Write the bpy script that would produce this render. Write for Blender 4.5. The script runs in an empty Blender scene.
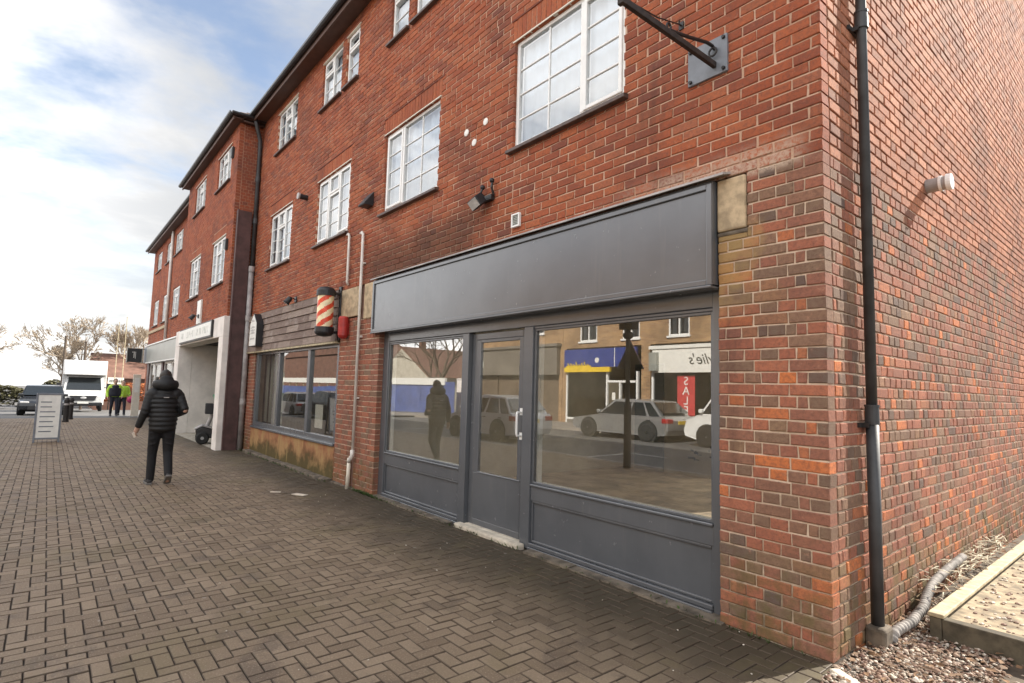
import bpy, bmesh, math, random
from mathutils import Vector, Matrix, noise as mnoise
random.seed(7)
PI = math.pi
R = math.radians
SC = bpy.context.scene
COL = SC.collection
ORG = {}


def gz(x):
    """height of the street: level by the shop, falling gently towards the far end"""
    if x > -10: return 0.0
    if x > -25: return -0.006 * (-x - 10)
    return max(-1.0, -0.09 - 0.025 * (-x - 25))


# ------------------------------------------------------------------ tagging
def tag(o, label=None, cat=None, group=None, kind=None):
    if label: o['label'] = label
    if cat: o['category'] = cat
    if group: o['group'] = group
    if kind: o['kind'] = kind
    return o


def thing(name, label, cat, loc=(0, 0, 0), group=None):
    o = bpy.data.objects.new(name, None)
    COL.objects.link(o)
    o.location = loc
    o.empty_display_size = 0.2
    ORG[o] = Vector(loc)
    return tag(o, label, cat, group)


def part_label(o, label):
    o['label'] = label
    return o


def copy_tree(o, parent=None):
    c = o.copy()
    COL.objects.link(c)
    c.parent = parent
    for ch in list(o.children):
        copy_tree(ch, c)
    return c


# ------------------------------------------------------------------ mesh builder
class MB:
    def __init__(s):
        s.v = []; s.f = []; s.fa = []; s.fm = []

    def add(s, vs, fs, a=0.5, m=0):
        b = len(s.v)
        s.v.extend([tuple(p) for p in vs])
        for f in fs:
            s.f.append(tuple(i + b for i in f)); s.fa.append(a); s.fm.append(m)
        return s

    def box(s, x0, x1, y0, y1, z0, z1, M=None, a=0.5, m=0):
        vs = [(x, y, z) for z in (z0, z1) for y in (y0, y1) for x in (x0, x1)]
        if M: vs = [M @ Vector(p) for p in vs]
        return s.add(vs, [(0, 2, 3, 1), (4, 5, 7, 6), (0, 1, 5, 4), (2, 6, 7, 3), (0, 4, 6, 2), (1, 3, 7, 5)], a, m)

    def ring(s, rings, cap=True, a=0.5, m=0):
        n = len(rings[0]); vs = [p for r in rings for p in r]; fs = []
        for k in range(len(rings) - 1):
            for i in range(n):
                j = (i + 1) % n
                fs.append((k * n + i, k * n + j, (k + 1) * n + j, (k + 1) * n + i))
        if cap:
            fs.append(tuple(range(n - 1, -1, -1)))
            fs.append(tuple((len(rings) - 1) * n + i for i in range(n)))
        return s.add(vs, fs, a, m)

    def tube(s, pts, rad, seg=8, cap=True, a=0.5, m=0):
        pts = [Vector(p) for p in pts]
        if not hasattr(rad, '__len__'): rad = [rad] * len(pts)
        rings = []; u = None
        for i, p in enumerate(pts):
            if i == 0: d = pts[1] - p
            elif i == len(pts) - 1: d = p - pts[i - 1]
            else: d = (pts[i + 1] - p).normalized() + (p - pts[i - 1]).normalized()
            d.normalize()
            if u is None:
                u = d.orthogonal().normalized()
            else:
                u = (u - d * u.dot(d))
                u = u.normalized() if u.length > 1e-6 else d.orthogonal().normalized()
            w = d.cross(u)
            rings.append([p + (u * math.cos(2 * PI * k / seg) + w * math.sin(2 * PI * k / seg)) * rad[i] for k in range(seg)])
        return s.ring(rings, cap, a, m)

    def cyl(s, p0, p1, r0, r1=None, seg=16, a=0.5, m=0):
        return s.tube([p0, p1], [r0, r0 if r1 is None else r1], seg, True, a, m)

    def ell(s, c, r, M=None, seg=12, rg=8, a=0.5, m=0):
        c = Vector(c)
        if not hasattr(r, '__len__'): r = (r, r, r)
        vs = []; fs = []
        for i in range(rg + 1):
            t = PI * i / rg
            for k in range(seg):
                p = 2 * PI * k / seg
                q = Vector((r[0] * math.sin(t) * math.cos(p), r[1] * math.sin(t) * math.sin(p), r[2] * math.cos(t)))
                if M: q = M @ q
                vs.append(c + q)
        for i in range(rg):
            for k in range(seg):
                j = (k + 1) % seg
                fs.append((i * seg + k, (i + 1) * seg + k, (i + 1) * seg + j, i * seg + j))
        return s.add(vs, fs, a, m)

    def prism(s, poly, fn, d0, d1, a=0.5, m=0):
        """poly: 2D outline; fn(u, v, d) gives the 3D point"""
        n = len(poly)
        vs = [fn(u, v, d0) for u, v in poly] + [fn(u, v, d1) for u, v in poly]
        fs = [tuple(range(n - 1, -1, -1)), tuple(range(n, 2 * n))]
        for i in range(n):
            j = (i + 1) % n
            fs.append((i, j, n + j, n + i))
        return s.add(vs, fs, a, m)

    def frame(s, x0, x1, z0, z1, t, y0, y1, m=0):
        """rectangular frame standing in the xz plane, bars butt end to end"""
        s.box(x0, x0 + t, y0, y1, z0, z1, m=m); s.box(x1 - t, x1, y0, y1, z0, z1, m=m)
        s.box(x0 + t, x1 - t, y0, y1, z0, z0 + t, m=m); s.box(x0 + t, x1 - t, y0, y1, z1 - t, z1, m=m)
        return s

    def build(s, name, mat, parent=None, bevel=0, smooth=False, recalc=True, attr=False, segs=2):
        me = bpy.data.meshes.new(name)
        org = Vector((0, 0, 0))
        if parent is not None:
            p = parent
            while p.parent is not None: p = p.parent
            org = ORG.get(p, org)
        me.from_pydata([(v[0] - org.x, v[1] - org.y, v[2] - org.z) for v in s.v], [], s.f)
        mats = mat if isinstance(mat, (list, tuple)) else [mat]
        for q in mats: me.materials.append(q)
        if len(mats) > 1: me.polygons.foreach_set('material_index', s.fm)
        if attr:
            at = me.attributes.new('rnd', 'FLOAT', 'FACE')
            at.data.foreach_set('value', s.fa)
        if recalc:
            bm = bmesh.new(); bm.from_mesh(me)
            bmesh.ops.recalc_face_normals(bm, faces=bm.faces)
            bm.to_mesh(me); bm.free()
        if smooth:
            me.polygons.foreach_set('use_smooth', [True] * len(me.polygons))
        me.update()
        o = bpy.data.objects.new(name, me)
        COL.objects.link(o)
        if parent is not None: o.parent = parent
        if bevel:
            b = o.modifiers.new('bevel', 'BEVEL'); b.width = bevel; b.segments = segs; b.limit_method = 'ANGLE'; b.angle_limit = R(40)
        if smooth == 'auto':
            pass
        return o


def bake(o):
    """replace an object's mesh by its evaluated mesh"""
    dg = bpy.context.evaluated_depsgraph_get()
    me = bpy.data.meshes.new_from_object(o.evaluated_get(dg))
    o.modifiers.clear()
    o.data = me
    return o


def remeshed(mb, name, mat, parent, voxel=0.01, smooth=4, fac=0.5):
    o = mb.build(name, mat, parent)
    r = o.modifiers.new('r', 'REMESH'); r.mode = 'VOXEL'; r.voxel_size = voxel; r.use_smooth_shade = True
    if smooth:
        q = o.modifiers.new('s', 'SMOOTH'); q.factor = fac; q.iterations = smooth
    bake(o)
    o.data.polygons.foreach_set('use_smooth', [True] * len(o.data.polygons))
    return o


def text_obj(name, body, size, mat, parent, M, extr=0.003, shear=0.0, align='CENTER', org=None):
    cu = bpy.data.curves.new('lettering', 'FONT')
    cu.body = body; cu.size = size; cu.extrude = extr; cu.align_x = align; cu.align_y = 'CENTER'; cu.shear = shear
    t = bpy.data.objects.new('lettering', cu)
    COL.objects.link(t)
    dg = bpy.context.evaluated_depsgraph_get()
    me = bpy.data.meshes.new_from_object(t.evaluated_get(dg))
    bpy.data.objects.remove(t)
    o0 = Vector((0, 0, 0))
    if parent is not None:
        p = parent
        while p.parent is not None: p = p.parent
        o0 = ORG.get(p, o0)
    me.transform(Matrix.Translation(-o0) @ M)
    me.materials.clear(); me.materials.append(mat)
    o = bpy.data.objects.new(name, me)
    COL.objects.link(o); o.parent = parent
    return o


def face_M(origin, right, up):
    r = Vector(right).normalized(); u = Vector(up).normalized(); n = r.cross(u)
    M = Matrix.Identity(4)
    for i in range(3):
        M[i][0] = r[i]; M[i][1] = u[i]; M[i][2] = n[i]; M[i][3] = origin[i]
    return M


# ------------------------------------------------------------------ materials
def newmat(name):
    m = bpy.data.materials.new(name); m.use_nodes = True
    nt = m.node_tree
    for n in list(nt.nodes): nt.nodes.remove(n)
    out = nt.nodes.new('ShaderNodeOutputMaterial')
    return m, nt, out


def N(nt, typ, **kw):
    n = nt.nodes.new(typ)
    for k, v in kw.items():
        if k == 'inp':
            for a, b in v.items(): n.inputs[a].default_value = b
        else: setattr(n, k, v)
    return n


def L(nt, a, b): nt.links.new(a, b)


def ramp(nt, fac, stops, interp='LINEAR'):
    r = N(nt, 'ShaderNodeValToRGB'); r.color_ramp.interpolation = interp
    el = r.color_ramp.elements
    while len(el) < len(stops): el.new(0.5)
    for e, (p, c) in zip(el, stops):
        e.position = p; e.color = (*c, 1) if len(c) == 3 else c
    L(nt, fac, r.inputs[0])
    return r.outputs[0]


def mixc(nt, fac, a, b, typ='MIX'):
    m = N(nt, 'ShaderNodeMix', data_type='RGBA', blend_type=typ)
    for sock, v in ((m.inputs[0], fac), (m.inputs[6], a), (m.inputs[7], b)):
        if hasattr(v, 'links'): L(nt, v, sock)
        elif isinstance(v, (int, float)): sock.default_value = v
        else: sock.default_value = (*v, 1)
    return m.outputs[2]


def noise(nt, vec, scale, detail=4, rough=0.55, dist=0.0):
    n = N(nt, 'ShaderNodeTexNoise'); n.inputs['Scale'].default_value = scale
    n.inputs['Detail'].default_value = detail; n.inputs['Roughness'].default_value = rough
    n.inputs['Distortion'].default_value = dist
    if vec is not None: L(nt, vec, n.inputs['Vector'])
    return n.outputs[0]


def math_(nt, op, a, b=None, c=None, clamp=False):
    m = N(nt, 'ShaderNodeMath', operation=op, use_clamp=clamp)
    for i, v in enumerate((a, b, c)):
        if v is None: continue
        if hasattr(v, 'links'): L(nt, v, m.inputs[i])
        else: m.inputs[i].default_value = v
    return m.outputs[0]


def smooth_(nt, v, lo, hi):
    m = N(nt, 'ShaderNodeMapRange', interpolation_type='SMOOTHSTEP')
    L(nt, v, m.inputs[0]); m.inputs[1].default_value = lo; m.inputs[2].default_value = hi
    return m.outputs[0]


def pos(nt):
    return N(nt, 'ShaderNodeNewGeometry').outputs['Position']


def bump(nt, h, strength=0.3, dist=0.01, normal=None):
    b = N(nt, 'ShaderNodeBump'); b.inputs['Strength'].default_value = strength; b.inputs['Distance'].default_value = dist
    L(nt, h, b.inputs['Height'])
    if normal is not None: L(nt, normal, b.inputs['Normal'])
    return b.outputs[0]


def principled(nt, out, col, rough=0.6, metal=0.0, nrm=None, spec=0.5, coat=0.0):
    p = N(nt, 'ShaderNodeBsdfPrincipled')
    for key, v in (('Base Color', col), ('Roughness', rough), ('Metallic', metal), ('Specular IOR Level', spec), ('Coat Weight', coat)):
        if hasattr(v, 'links'): L(nt, v, p.inputs[key])
        elif isinstance(v, (int, float)): p.inputs[key].default_value = v
        else: p.inputs[key].default_value = (*v, 1)
    if nrm is not None: L(nt, nrm, p.inputs['Normal'])
    L(nt, p.outputs[0], out.inputs[0])
    return p


def plain(name, c, rough=0.6, metal=0.0, var=0.18, scale=9.0, bmp=0.08, spec=0.5, coat=0.0, bscale=60.0, objspace=True):
    m, nt, out = newmat(name)
    vec = N(nt, 'ShaderNodeTexCoord').outputs['Object'] if objspace else pos(nt)
    n1 = noise(nt, vec, scale, 5, 0.6)
    col = mixc(nt, smooth_(nt, n1, 0.3, 0.7), tuple(x * (1 - var) for x in c), tuple(min(1, x * (1 + var)) for x in c))
    n2 = noise(nt, vec, bscale, 3, 0.6)
    rr = math_(nt, 'MULTIPLY_ADD', n1, 0.25 if bmp else 0.04, rough - (0.125 if bmp else 0.02), clamp=True)
    principled(nt, out, col, rr, metal, bump(nt, n2, bmp, 0.004) if bmp else None, spec, coat)
    return m


MAT = {}
P = plain
MAT['white_upvc'] = P('white_upvc', (.80, .80, .78), .35, var=.05)
MAT['cream_paint'] = P('cream_paint', (.72, .66, .55), .5, var=.08)
MAT['dark_tile'] = P('dark_sill_tile', (.09, .06, .05), .55, var=.4, scale=14)
MAT['roof_tile'] = P('roof_tile', (.10, .07, .06), .7, var=.4, scale=6)
MAT['gutter'] = P('black_gutter', (.018, .018, .02), .4)
MAT['soffit'] = P('soffit_brown', (.10, .055, .04), .6)
MAT['pipe_black'] = P('black_pipe', (.045, .047, .05), .55, var=.35, scale=5)
MAT['pipe_grey'] = P('grey_pipe', (.36, .34, .33), .5, var=.3, scale=4)
MAT['pipe_white'] = P('white_pipe', (.66, .62, .57), .45, var=.15, scale=4)
MAT['brown_board'] = P('brown_boarding', (.085, .045, .042), .5, var=.3, scale=4)
MAT['white_render'] = P('white_render', (.78, .73, .68), .8, var=.12, scale=2.2, bmp=.15)
MAT['plain_plaster'] = P('interior_plaster', (.52, .48, .41), .85, var=.16, scale=1.6)
MAT['dark_void'] = P('dark_interior', (.02, .018, .017), .8)
MAT['metal_dark'] = P('dark_metal', (.03, .028, .028), .45, .3)
MAT['rust'] = P('rusty_iron', (.034, .024, .02), .75, var=.5, scale=25)
MAT['steel'] = P('brushed_steel', (.55, .55, .56), .3, .9, var=.1)
MAT['plate_grey'] = P('grey_painted_plate', (.17, .185, .21), .45, var=.18, scale=7)
MAT['plastic_black'] = P('black_plastic', (.02, .02, .022), .45)
MAT['stone'] = P('sandstone', (.43, .33, .21), .85, var=.3, scale=11, bmp=.4)
MAT['concrete'] = P('concrete', (.36, .32, .26), .9, var=.35, scale=8, bmp=.4)
MAT['dirty_concrete'] = P('dirty_concrete', (.13, .105, .078), .92, var=.5, scale=9, bmp=.5)
MAT['pale_concrete'] = P('pale_concrete', (.52, .46, .37), .85, var=.22, scale=9, bmp=.3)
MAT['red_plastic'] = P('red_plastic', (.38, .03, .025), .4, var=.2)
MAT['white_sign'] = P('white_sign', (.78, .77, .72), .4, var=.06)
MAT['grey_sign'] = P('grey_sign', (.30, .31, .28), .35, var=.15, scale=2)
MAT['red_paint'] = P('red_stripe', (.72, .075, .03), .35)
MAT['cream_stripe'] = P('cream_stripe', (.9, .74, .48), .35)
MAT['lettering_dark'] = P('dark_lettering', (.03, .035, .03), .5)
MAT['lettering_pale'] = P('pale_lettering', (.60, .62, .56), .5)
MAT['yellow'] = P('yellow_sign', (.75, .52, .03), .4)
MAT['blue'] = P('blue_sign', (.025, .05, .24), .4)
MAT['blue_hoarding'] = P('blue_hoarding', (.085, .12, .30), .5, var=.25, scale=1)
MAT['red_banner'] = P('red_banner', (.5, .05, .05), .5)
MAT['timber'] = P('weathered_timber', (.44, .37, .24), .8, var=.3, scale=12, bmp=.3)
MAT['dark_timber'] = P('dark_timber', (.09, .075, .05), .9, var=.4, scale=12, bmp=.3)
MAT['bark'] = P('twig_bark', (.40, .33, .25), .9, var=.35, scale=6)
MAT['dark_bark'] = P('dark_bark', (.10, .075, .055), .9, var=.35, scale=6)
MAT['skin'] = P('skin', (.50, .30, .22), .55, var=.1, bmp=.03)
MAT['eye'] = P('eyes', (.05, .035, .03), .2, bmp=0)
MAT['hair'] = P('dark_hair', (.022, .016, .012), .6, var=.3, scale=40)
MAT['jacket'] = P('black_puffer', (.010, .010, .011), .62, var=.3, scale=16, bmp=.25, bscale=110)
MAT['jeans'] = P('black_jeans', (.010, .010, .012), .85, var=.3, scale=20, bmp=.2)
MAT['trainer'] = P('dark_trainers', (.035, .033, .034), .65)
MAT['sole'] = P('shoe_soles', (.16, .15, .14), .7)
MAT['hivis'] = P('hi_vis_yellow', (.46, .72, .06), .6, var=.12)
MAT['navy'] = P('navy_workwear', (.016, .017, .028), .8)
MAT['pink_bag'] = P('pink_red_fabric', (.45, .05, .14), .7, var=.3)
MAT['tyre'] = P('tyre', (.018, .018, .018), .85)
MAT['rim'] = P('alloy_rim', (.55, .55, .55), .4, .15)
MAT['car_silver'] = P('silver_paint', (.42, .42, .41), .28, .6, var=.05, bmp=0, coat=.6)
MAT['car_white'] = P('white_paint', (.75, .75, .73), .3, var=.05, bmp=0, coat=.5)
MAT['van_white'] = P('van_white', (.58, .58, .57), .4, var=.08, bmp=0)
MAT['car_dark'] = P('dark_paint', (.02, .022, .026), .25, var=.1, bmp=0, coat=.6)
MAT['lamp_clear'] = P('lamp_lens', (.7, .7, .7), .12, .3, bmp=0)
MAT['lamp_red'] = P('rear_lamp_lens', (.4, .02, .02), .2, bmp=0)
MAT['green_bin'] = P('green_plastic', (.06, .30, .16), .5)
MAT['pvc_hose'] = P('grey_ribbed_hose', (.24, .22, .20), .8, var=.5, scale=14)
MAT['straw'] = P('dry_straw', (.66, .60, .46), .9, var=.2)
MAT['litter'] = P('pale_litter', (.66, .58, .48), .8, var=.2)
MAT['dirty_fill'] = P('sandy_soil', (.30, .24, .16), .95, var=.5, scale=9, bmp=.6)
MAT['far_roof'] = P('brown_tiled_roof', (.17, .09, .065), .85, var=.25, scale=2)
MAT['pebbledash'] = P('pale_house_render', (.48, .44, .36), .9, var=.15, scale=2)
MAT['dark_fascia'] = P('brown_grey_cladding', (.17, .15, .125), .6, var=.15, scale=1)
MAT['brown_cladding'] = P('brown_panelling', (.13, .095, .065), .7, var=.15, scale=1)
MAT['leaf_beech'] = P('dry_beech_leaves', (.40, .13, .04), .8, var=.5, scale=9)
MAT['dead_leaf'] = P('dead_leaf', (.16, .09, .045), .85, var=.5, scale=14)
MAT['leaf_green'] = P('hedge_leaves', (.06, .10, .025), .8, var=.5, scale=9)
MAT['leaf_conifer'] = P('evergreen_leaves', (.09, .085, .04), .8, var=.5, scale=5)
MAT['floor_board'] = P('interior_floor', (.42, .33, .24), .8, var=.45, scale=2.4)
MAT['green_door'] = P('green_door_paint', (.06, .085, .07), .5)
MAT['net'] = P('net_curtain', (.40, .46, .53), .9, var=.06)
MAT['asphalt_pale'] = P('worn_asphalt', (.14, .135, .13), .9, var=.2, scale=.7, bmp=.3, bscale=90)
MAT['asphalt'] = P('asphalt', (.115, .11, .105), .9, var=.25, scale=.9, bmp=.3, bscale=90)
MAT['kerbstone'] = P('kerb_stone', (.30, .28, .26), .9, var=.25, scale=4)
MAT['road_paint'] = P('road_paint', (.6, .6, .56), .8, var=.25, scale=7)
MAT['soil'] = P('soil', (.09, .07, .05), .95, var=.4, scale=5)
MAT['opp_paving'] = P('far_paving', (.26, .23, .20), .9, var=.2, scale=1.5)
MAT['mirror'] = P('mirror_glass', (.6, .62, .65), .08, .9, bmp=0)
MAT['poster'] = P('pale_poster', (.6, .58, .30), .5, var=.3, scale=3)


def mat_shop_paint():
    m, nt, out = newmat('grey_shopfront_paint')
    p = pos(nt)
    n1 = noise(nt, p, 2.2, 5, .6)
    n2 = noise(nt, p, 14, 4, .6)
    mp = N(nt, 'ShaderNodeMapping'); mp.inputs['Scale'].default_value = (9, 9, .7); L(nt, p, mp.inputs[0])
    st = noise(nt, mp.outputs[0], 1.0, 4, .6)
    col = mixc(nt, smooth_(nt, n1, .3, .7), (.082, .088, .098), (.100, .106, .116))
    col = mixc(nt, math_(nt, 'MULTIPLY', smooth_(nt, st, .56, .75), .22), col, (.17, .165, .155))
    sp = noise(nt, p, 55, 2, .5)
    rr = math_(nt, 'MULTIPLY_ADD', n2, .12, .19)
    h = noise(nt, p, 1.6, 2, .5)
    principled(nt, out, col, rr, 0, bump(nt, h, .25, .012), 1.0)
    return m


def mat_brick(name, kind):
    """kind 'upper' red stretchers, 'lower' mixed purple/orange; per brick value in the face attribute rnd"""
    m, nt, out = newmat(name)
    p = pos(nt)
    at = N(nt, 'ShaderNodeAttribute', attribute_name='rnd').outputs['Fac']
    if kind == 'upper':
        st = [(0, (.22, .072, .048)), (.08, (.29, .082, .043)), (.35, (.35, .092, .042)), (.6, (.39, .106, .046)), (.85, (.43, .128, .054)), (1, (.37, .13, .07))]
    elif kind == 'side':
        st = [(0, (.22, .11, .075)), (.25, (.35, .14, .08)), (.6, (.45, .175, .095)), (.9, (.53, .225, .125)), (1, (.38, .19, .12))]
    else:
        st = [(0, (.135, .10, .082)), (.08, (.19, .128, .09)), (.24, (.25, .155, .10)), (.36, (.285, .135, .088)), (.56, (.295, .125, .083)), (.72, (.36, .13, .078)), (.86, (.40, .15, .085)), (.885, (.25, .17, .105)), (.93, (.46, .155, .07)), (1, (.60, .19, .065))]
    col = ramp(nt, at, st)
    # mottling inside each brick
    n1 = noise(nt, p, 38, 5, .65)
    col = mixc(nt, smooth_(nt, n1, .38, .70), col, mixc(nt, .55, col, (.13, .065, .05)), 'MIX')
    nl = noise(nt, p, 17, 5, .7)
    col = mixc(nt, math_(nt, 'MULTIPLY', smooth_(nt, nl, .56, .74), .45), col, (.50, .26, .17))
    n2 = noise(nt, p, 120, 3, .6)
    col = mixc(nt, math_(nt, 'MULTIPLY', smooth_(nt, n2, .60, .70), .6), col, (.06, .04, .03))
    n3 = noise(nt, p, 1.1, 4, .6)
    col = mixc(nt, math_(nt, 'MULTIPLY', smooth_(nt, n3, .45, .68), .42), col, (.11, .05, .04))
    sx = N(nt, 'ShaderNodeSeparateXYZ'); L(nt, p, sx.inputs[0]); X, Y, Z = sx.outputs
    wob = math_(nt, 'MULTIPLY_ADD', noise(nt, p, 2.0, 4, .6), 1.0, -.5)
    # soot band over the shop fascia, left end
    zz = math_(nt, 'ADD', Z, math_(nt, 'MULTIPLY', wob, .5))
    soot = math_(nt, 'MULTIPLY', smooth_(nt, zz, 3.75, 3.25), smooth_(nt, zz, 2.85, 3.0))
    xx = math_(nt, 'ADD', X, math_(nt, 'MULTIPLY', wob, 1.4))
    soot = math_(nt, 'MULTIPLY', soot, math_(nt, 'MULTIPLY', smooth_(nt, xx, -3.0, -3.9), smooth_(nt, xx, -6.8, -6.0)))
    soot = math_(nt, 'MULTIPLY', soot, smooth_(nt, Y, .05, .02))
    col = mixc(nt, math_(nt, 'MULTIPLY', soot, .62), col, (.045, .035, .026))
    # cement smear along the flashing, right end
    cem = math_(nt, 'MULTIPLY', smooth_(nt, math_(nt, 'ADD', Z, math_(nt, 'MULTIPLY', wob, .28)), 3.22, 3.06), smooth_(nt, Z, 2.94, 2.98))
    cem = math_(nt, 'MULTIPLY', cem, smooth_(nt, xx, -1.9, -.9))
    cem = math_(nt, 'MULTIPLY', cem, smooth_(nt, n1, .3, .6))
    cem = math_(nt, 'MULTIPLY', cem, math_(nt, 'MULTIPLY', smooth_(nt, Y, .05, .02), smooth_(nt, X, -.02, -.25)))
    col = mixc(nt, math_(nt, 'MULTIPLY', cem, .75), col, (.55, .42, .32))
    # rain streaks down the face
    mp = N(nt, 'ShaderNodeMapping'); mp.inputs['Scale'].default_value = (4.5, 4.5, .45); L(nt, p, mp.inputs[0])
    stv = noise(nt, mp.outputs[0], 1.0, 5, .65)
    col = mixc(nt, math_(nt, 'MULTIPLY', smooth_(nt, stv, .54, .72), .38), col, (.085, .045, .035))
    # ochre run-off below the right hand corbel
    och = math_(nt, 'MULTIPLY', math_(nt, 'MULTIPLY', smooth_(nt, xx, -.30, -.55), smooth_(nt, X, -.75, -.70)), math_(nt, 'MULTIPLY', smooth_(nt, zz, 1.95, 2.3), smooth_(nt, Z, 2.7, 2.6)))
    och = math_(nt, 'MULTIPLY', och, smooth_(nt, Y, .05, .02))
    col = mixc(nt, math_(nt, 'MULTIPLY', och, .6), col, (.40, .27, .10))
    # moss close to the ground
    ms = math_(nt, 'MULTIPLY', smooth_(nt, math_(nt, 'ADD', Z, math_(nt, 'MULTIPLY', wob, .9)), .75, .1), smooth_(nt, noise(nt, p, 7, 4, .6), .38, .62))
    col = mixc(nt, math_(nt, 'MULTIPLY', ms, .6), col, (.115, .10, .035))
    h = math_(nt, 'ADD', math_(nt, 'MULTIPLY', noise(nt, p, 70, 5, .65), .7), math_(nt, 'MULTIPLY', noise(nt, p, 260, 2, .6), .25))
    principled(nt, out, col, .88, 0, bump(nt, h, .8, .007), .25)
    return m


def mat_mortar(name, c1, c2):
    m, nt, out = newmat(name)
    p = pos(nt)
    col = mixc(nt, smooth_(nt, noise(nt, p, 3.2, 5, .65), .35, .68), c1, c2)
    col = mixc(nt, math_(nt, 'MULTIPLY', smooth_(nt, noise(nt, p, 40, 3), .55, .75), .4), col, tuple(x * .5 for x in c1))
    sx = N(nt, 'ShaderNodeSeparateXYZ'); L(nt, p, sx.inputs[0]); X, Y, Z = sx.outputs
    ms = math_(nt, 'MULTIPLY', smooth_(nt, Z, .7, .1), smooth_(nt, noise(nt, p, 5, 4, .6), .35, .6))
    col = mixc(nt, math_(nt, 'MULTIPLY', ms, .75), col, (.10, .085, .045))
    soot = math_(nt, 'MULTIPLY', math_(nt, 'MULTIPLY', smooth_(nt, Z, 3.6, 3.2), smooth_(nt, Z, 2.9, 3.0)), math_(nt, 'MULTIPLY', smooth_(nt, X, -3.2, -4.0), smooth_(nt, X, -6.8, -6.2)))
    col = mixc(nt, math_(nt, 'MULTIPLY', soot, .6), col, (.09, .07, .05))
    principled(nt, out, col, .95, 0, bump(nt, noise(nt, p, 150, 4, .7), .6, .004), .15)
    return m


def mat_paving():
    m, nt, out = newmat('block_paving')
    p = pos(nt)
    at = N(nt, 'ShaderNodeAttribute', attribute_name='rnd').outputs['Fac']
    col = ramp(nt, at, [(0, (.185, .132, .086)), (.3, (.225, .164, .108)), (.7, (.25, .184, .122)), (1, (.285, .213, .144))])
    n1 = noise(nt, p, .55, 5, .6)
    col = mixc(nt, math_(nt, 'MULTIPLY', smooth_(nt, n1, .5, .72), .45), col, (.25, .19, .11))
    n2 = noise(nt, p, 2.6, 6, .68)
    col = mixc(nt, math_(nt, 'MULTIPLY', smooth_(nt, n2, .52, .66), .55), col, (.085, .062, .047))
    n3 = noise(nt, p, 95, 4, .75)
    col = mixc(nt, math_(nt, 'MULTIPLY', smooth_(nt, n3, .54, .68), .75), col, (.42, .34, .25))
    col = mixc(nt, math_(nt, 'MULTIPLY', smooth_(nt, n3, .42, .30), .5), col, (.05, .04, .035))
    sx = N(nt, 'ShaderNodeSeparateXYZ'); L(nt, p, sx.inputs[0]); X, Y, Z = sx.outputs
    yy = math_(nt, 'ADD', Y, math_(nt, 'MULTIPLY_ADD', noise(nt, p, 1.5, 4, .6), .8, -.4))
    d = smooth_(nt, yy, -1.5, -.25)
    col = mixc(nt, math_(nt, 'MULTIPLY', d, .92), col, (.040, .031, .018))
    gm = math_(nt, 'MULTIPLY', smooth_(nt, noise(nt, p, 1.1, 5, .65), .5, .66), .35)
    col = mixc(nt, gm, col, (.15, .12, .055))
    col = mixc(nt, math_(nt, 'MULTIPLY', math_(nt, 'GREATER_THAN', at, 1.5),   .8), col, (.085, .060, .041))     # dirt packed in the arrises
    # old chewing gum
    v = N(nt, 'ShaderNodeTexVoronoi', feature='F1'); v.inputs['Scale'].default_value = 3.1; L(nt, p, v.inputs['Vector'])
    sp = math_(nt, 'LESS_THAN', v.outputs['Distance'], .045)
    pick = math_(nt, 'GREATER_THAN', N(nt, 'ShaderNodeSeparateColor').outputs[0], .5)
    sc = nt.nodes[-1]
    sepc = [n for n in nt.nodes if n.type == 'SEPARATE_COLOR'][0]; L(nt, v.outputs['Color'], sepc.inputs[0])
    col = mixc(nt, math_(nt, 'MULTIPLY', math_(nt, 'MULTIPLY', sp, pick), .5), col, (.34, .31, .28))
    h = math_(nt, 'ADD', math_(nt, 'MULTIPLY', noise(nt, p, 160, 4, .7), .5), math_(nt, 'MULTIPLY', noise(nt, p, 25, 3), .5))
    rr = math_(nt, 'MULTIPLY_ADD', n2, -.35, .86)
    principled(nt, out, col, rr, 0, bump(nt, h, .6, .005), .4)
    return m


def mat_joint():
    return plain('joint_sand', (.045, .033, .023), .95, var=.4, scale=3, objspace=False)


def mat_shingle():
    m, nt, out = newmat('weathered_shingles')
    p = pos(nt)
    at = N(nt, 'ShaderNodeAttribute', attribute_name='rnd').outputs['Fac']
    col = ramp(nt, at, [(0, (.22, .165, .14)), (.5, (.29, .225, .19)), (1, (.36, .29, .245))])
    mp = N(nt, 'ShaderNodeMapping'); mp.inputs['Scale'].default_value = (3, 3, 60); L(nt, p, mp.inputs[0])
    g = noise(nt, mp.outputs[0], 2.0, 5, .65)
    col = mixc(nt, smooth_(nt, g, .35, .7), col, mixc(nt, .55, col, (.09, .06, .05)))
    col = mixc(nt, math_(nt, 'MULTIPLY', smooth_(nt, noise(nt, p, 4, 4), .55, .7), .4), col, (.40, .35, .32))
    principled(nt, out, col, .85, 0, bump(nt, g, .6, .006), .2)
    return m


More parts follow.
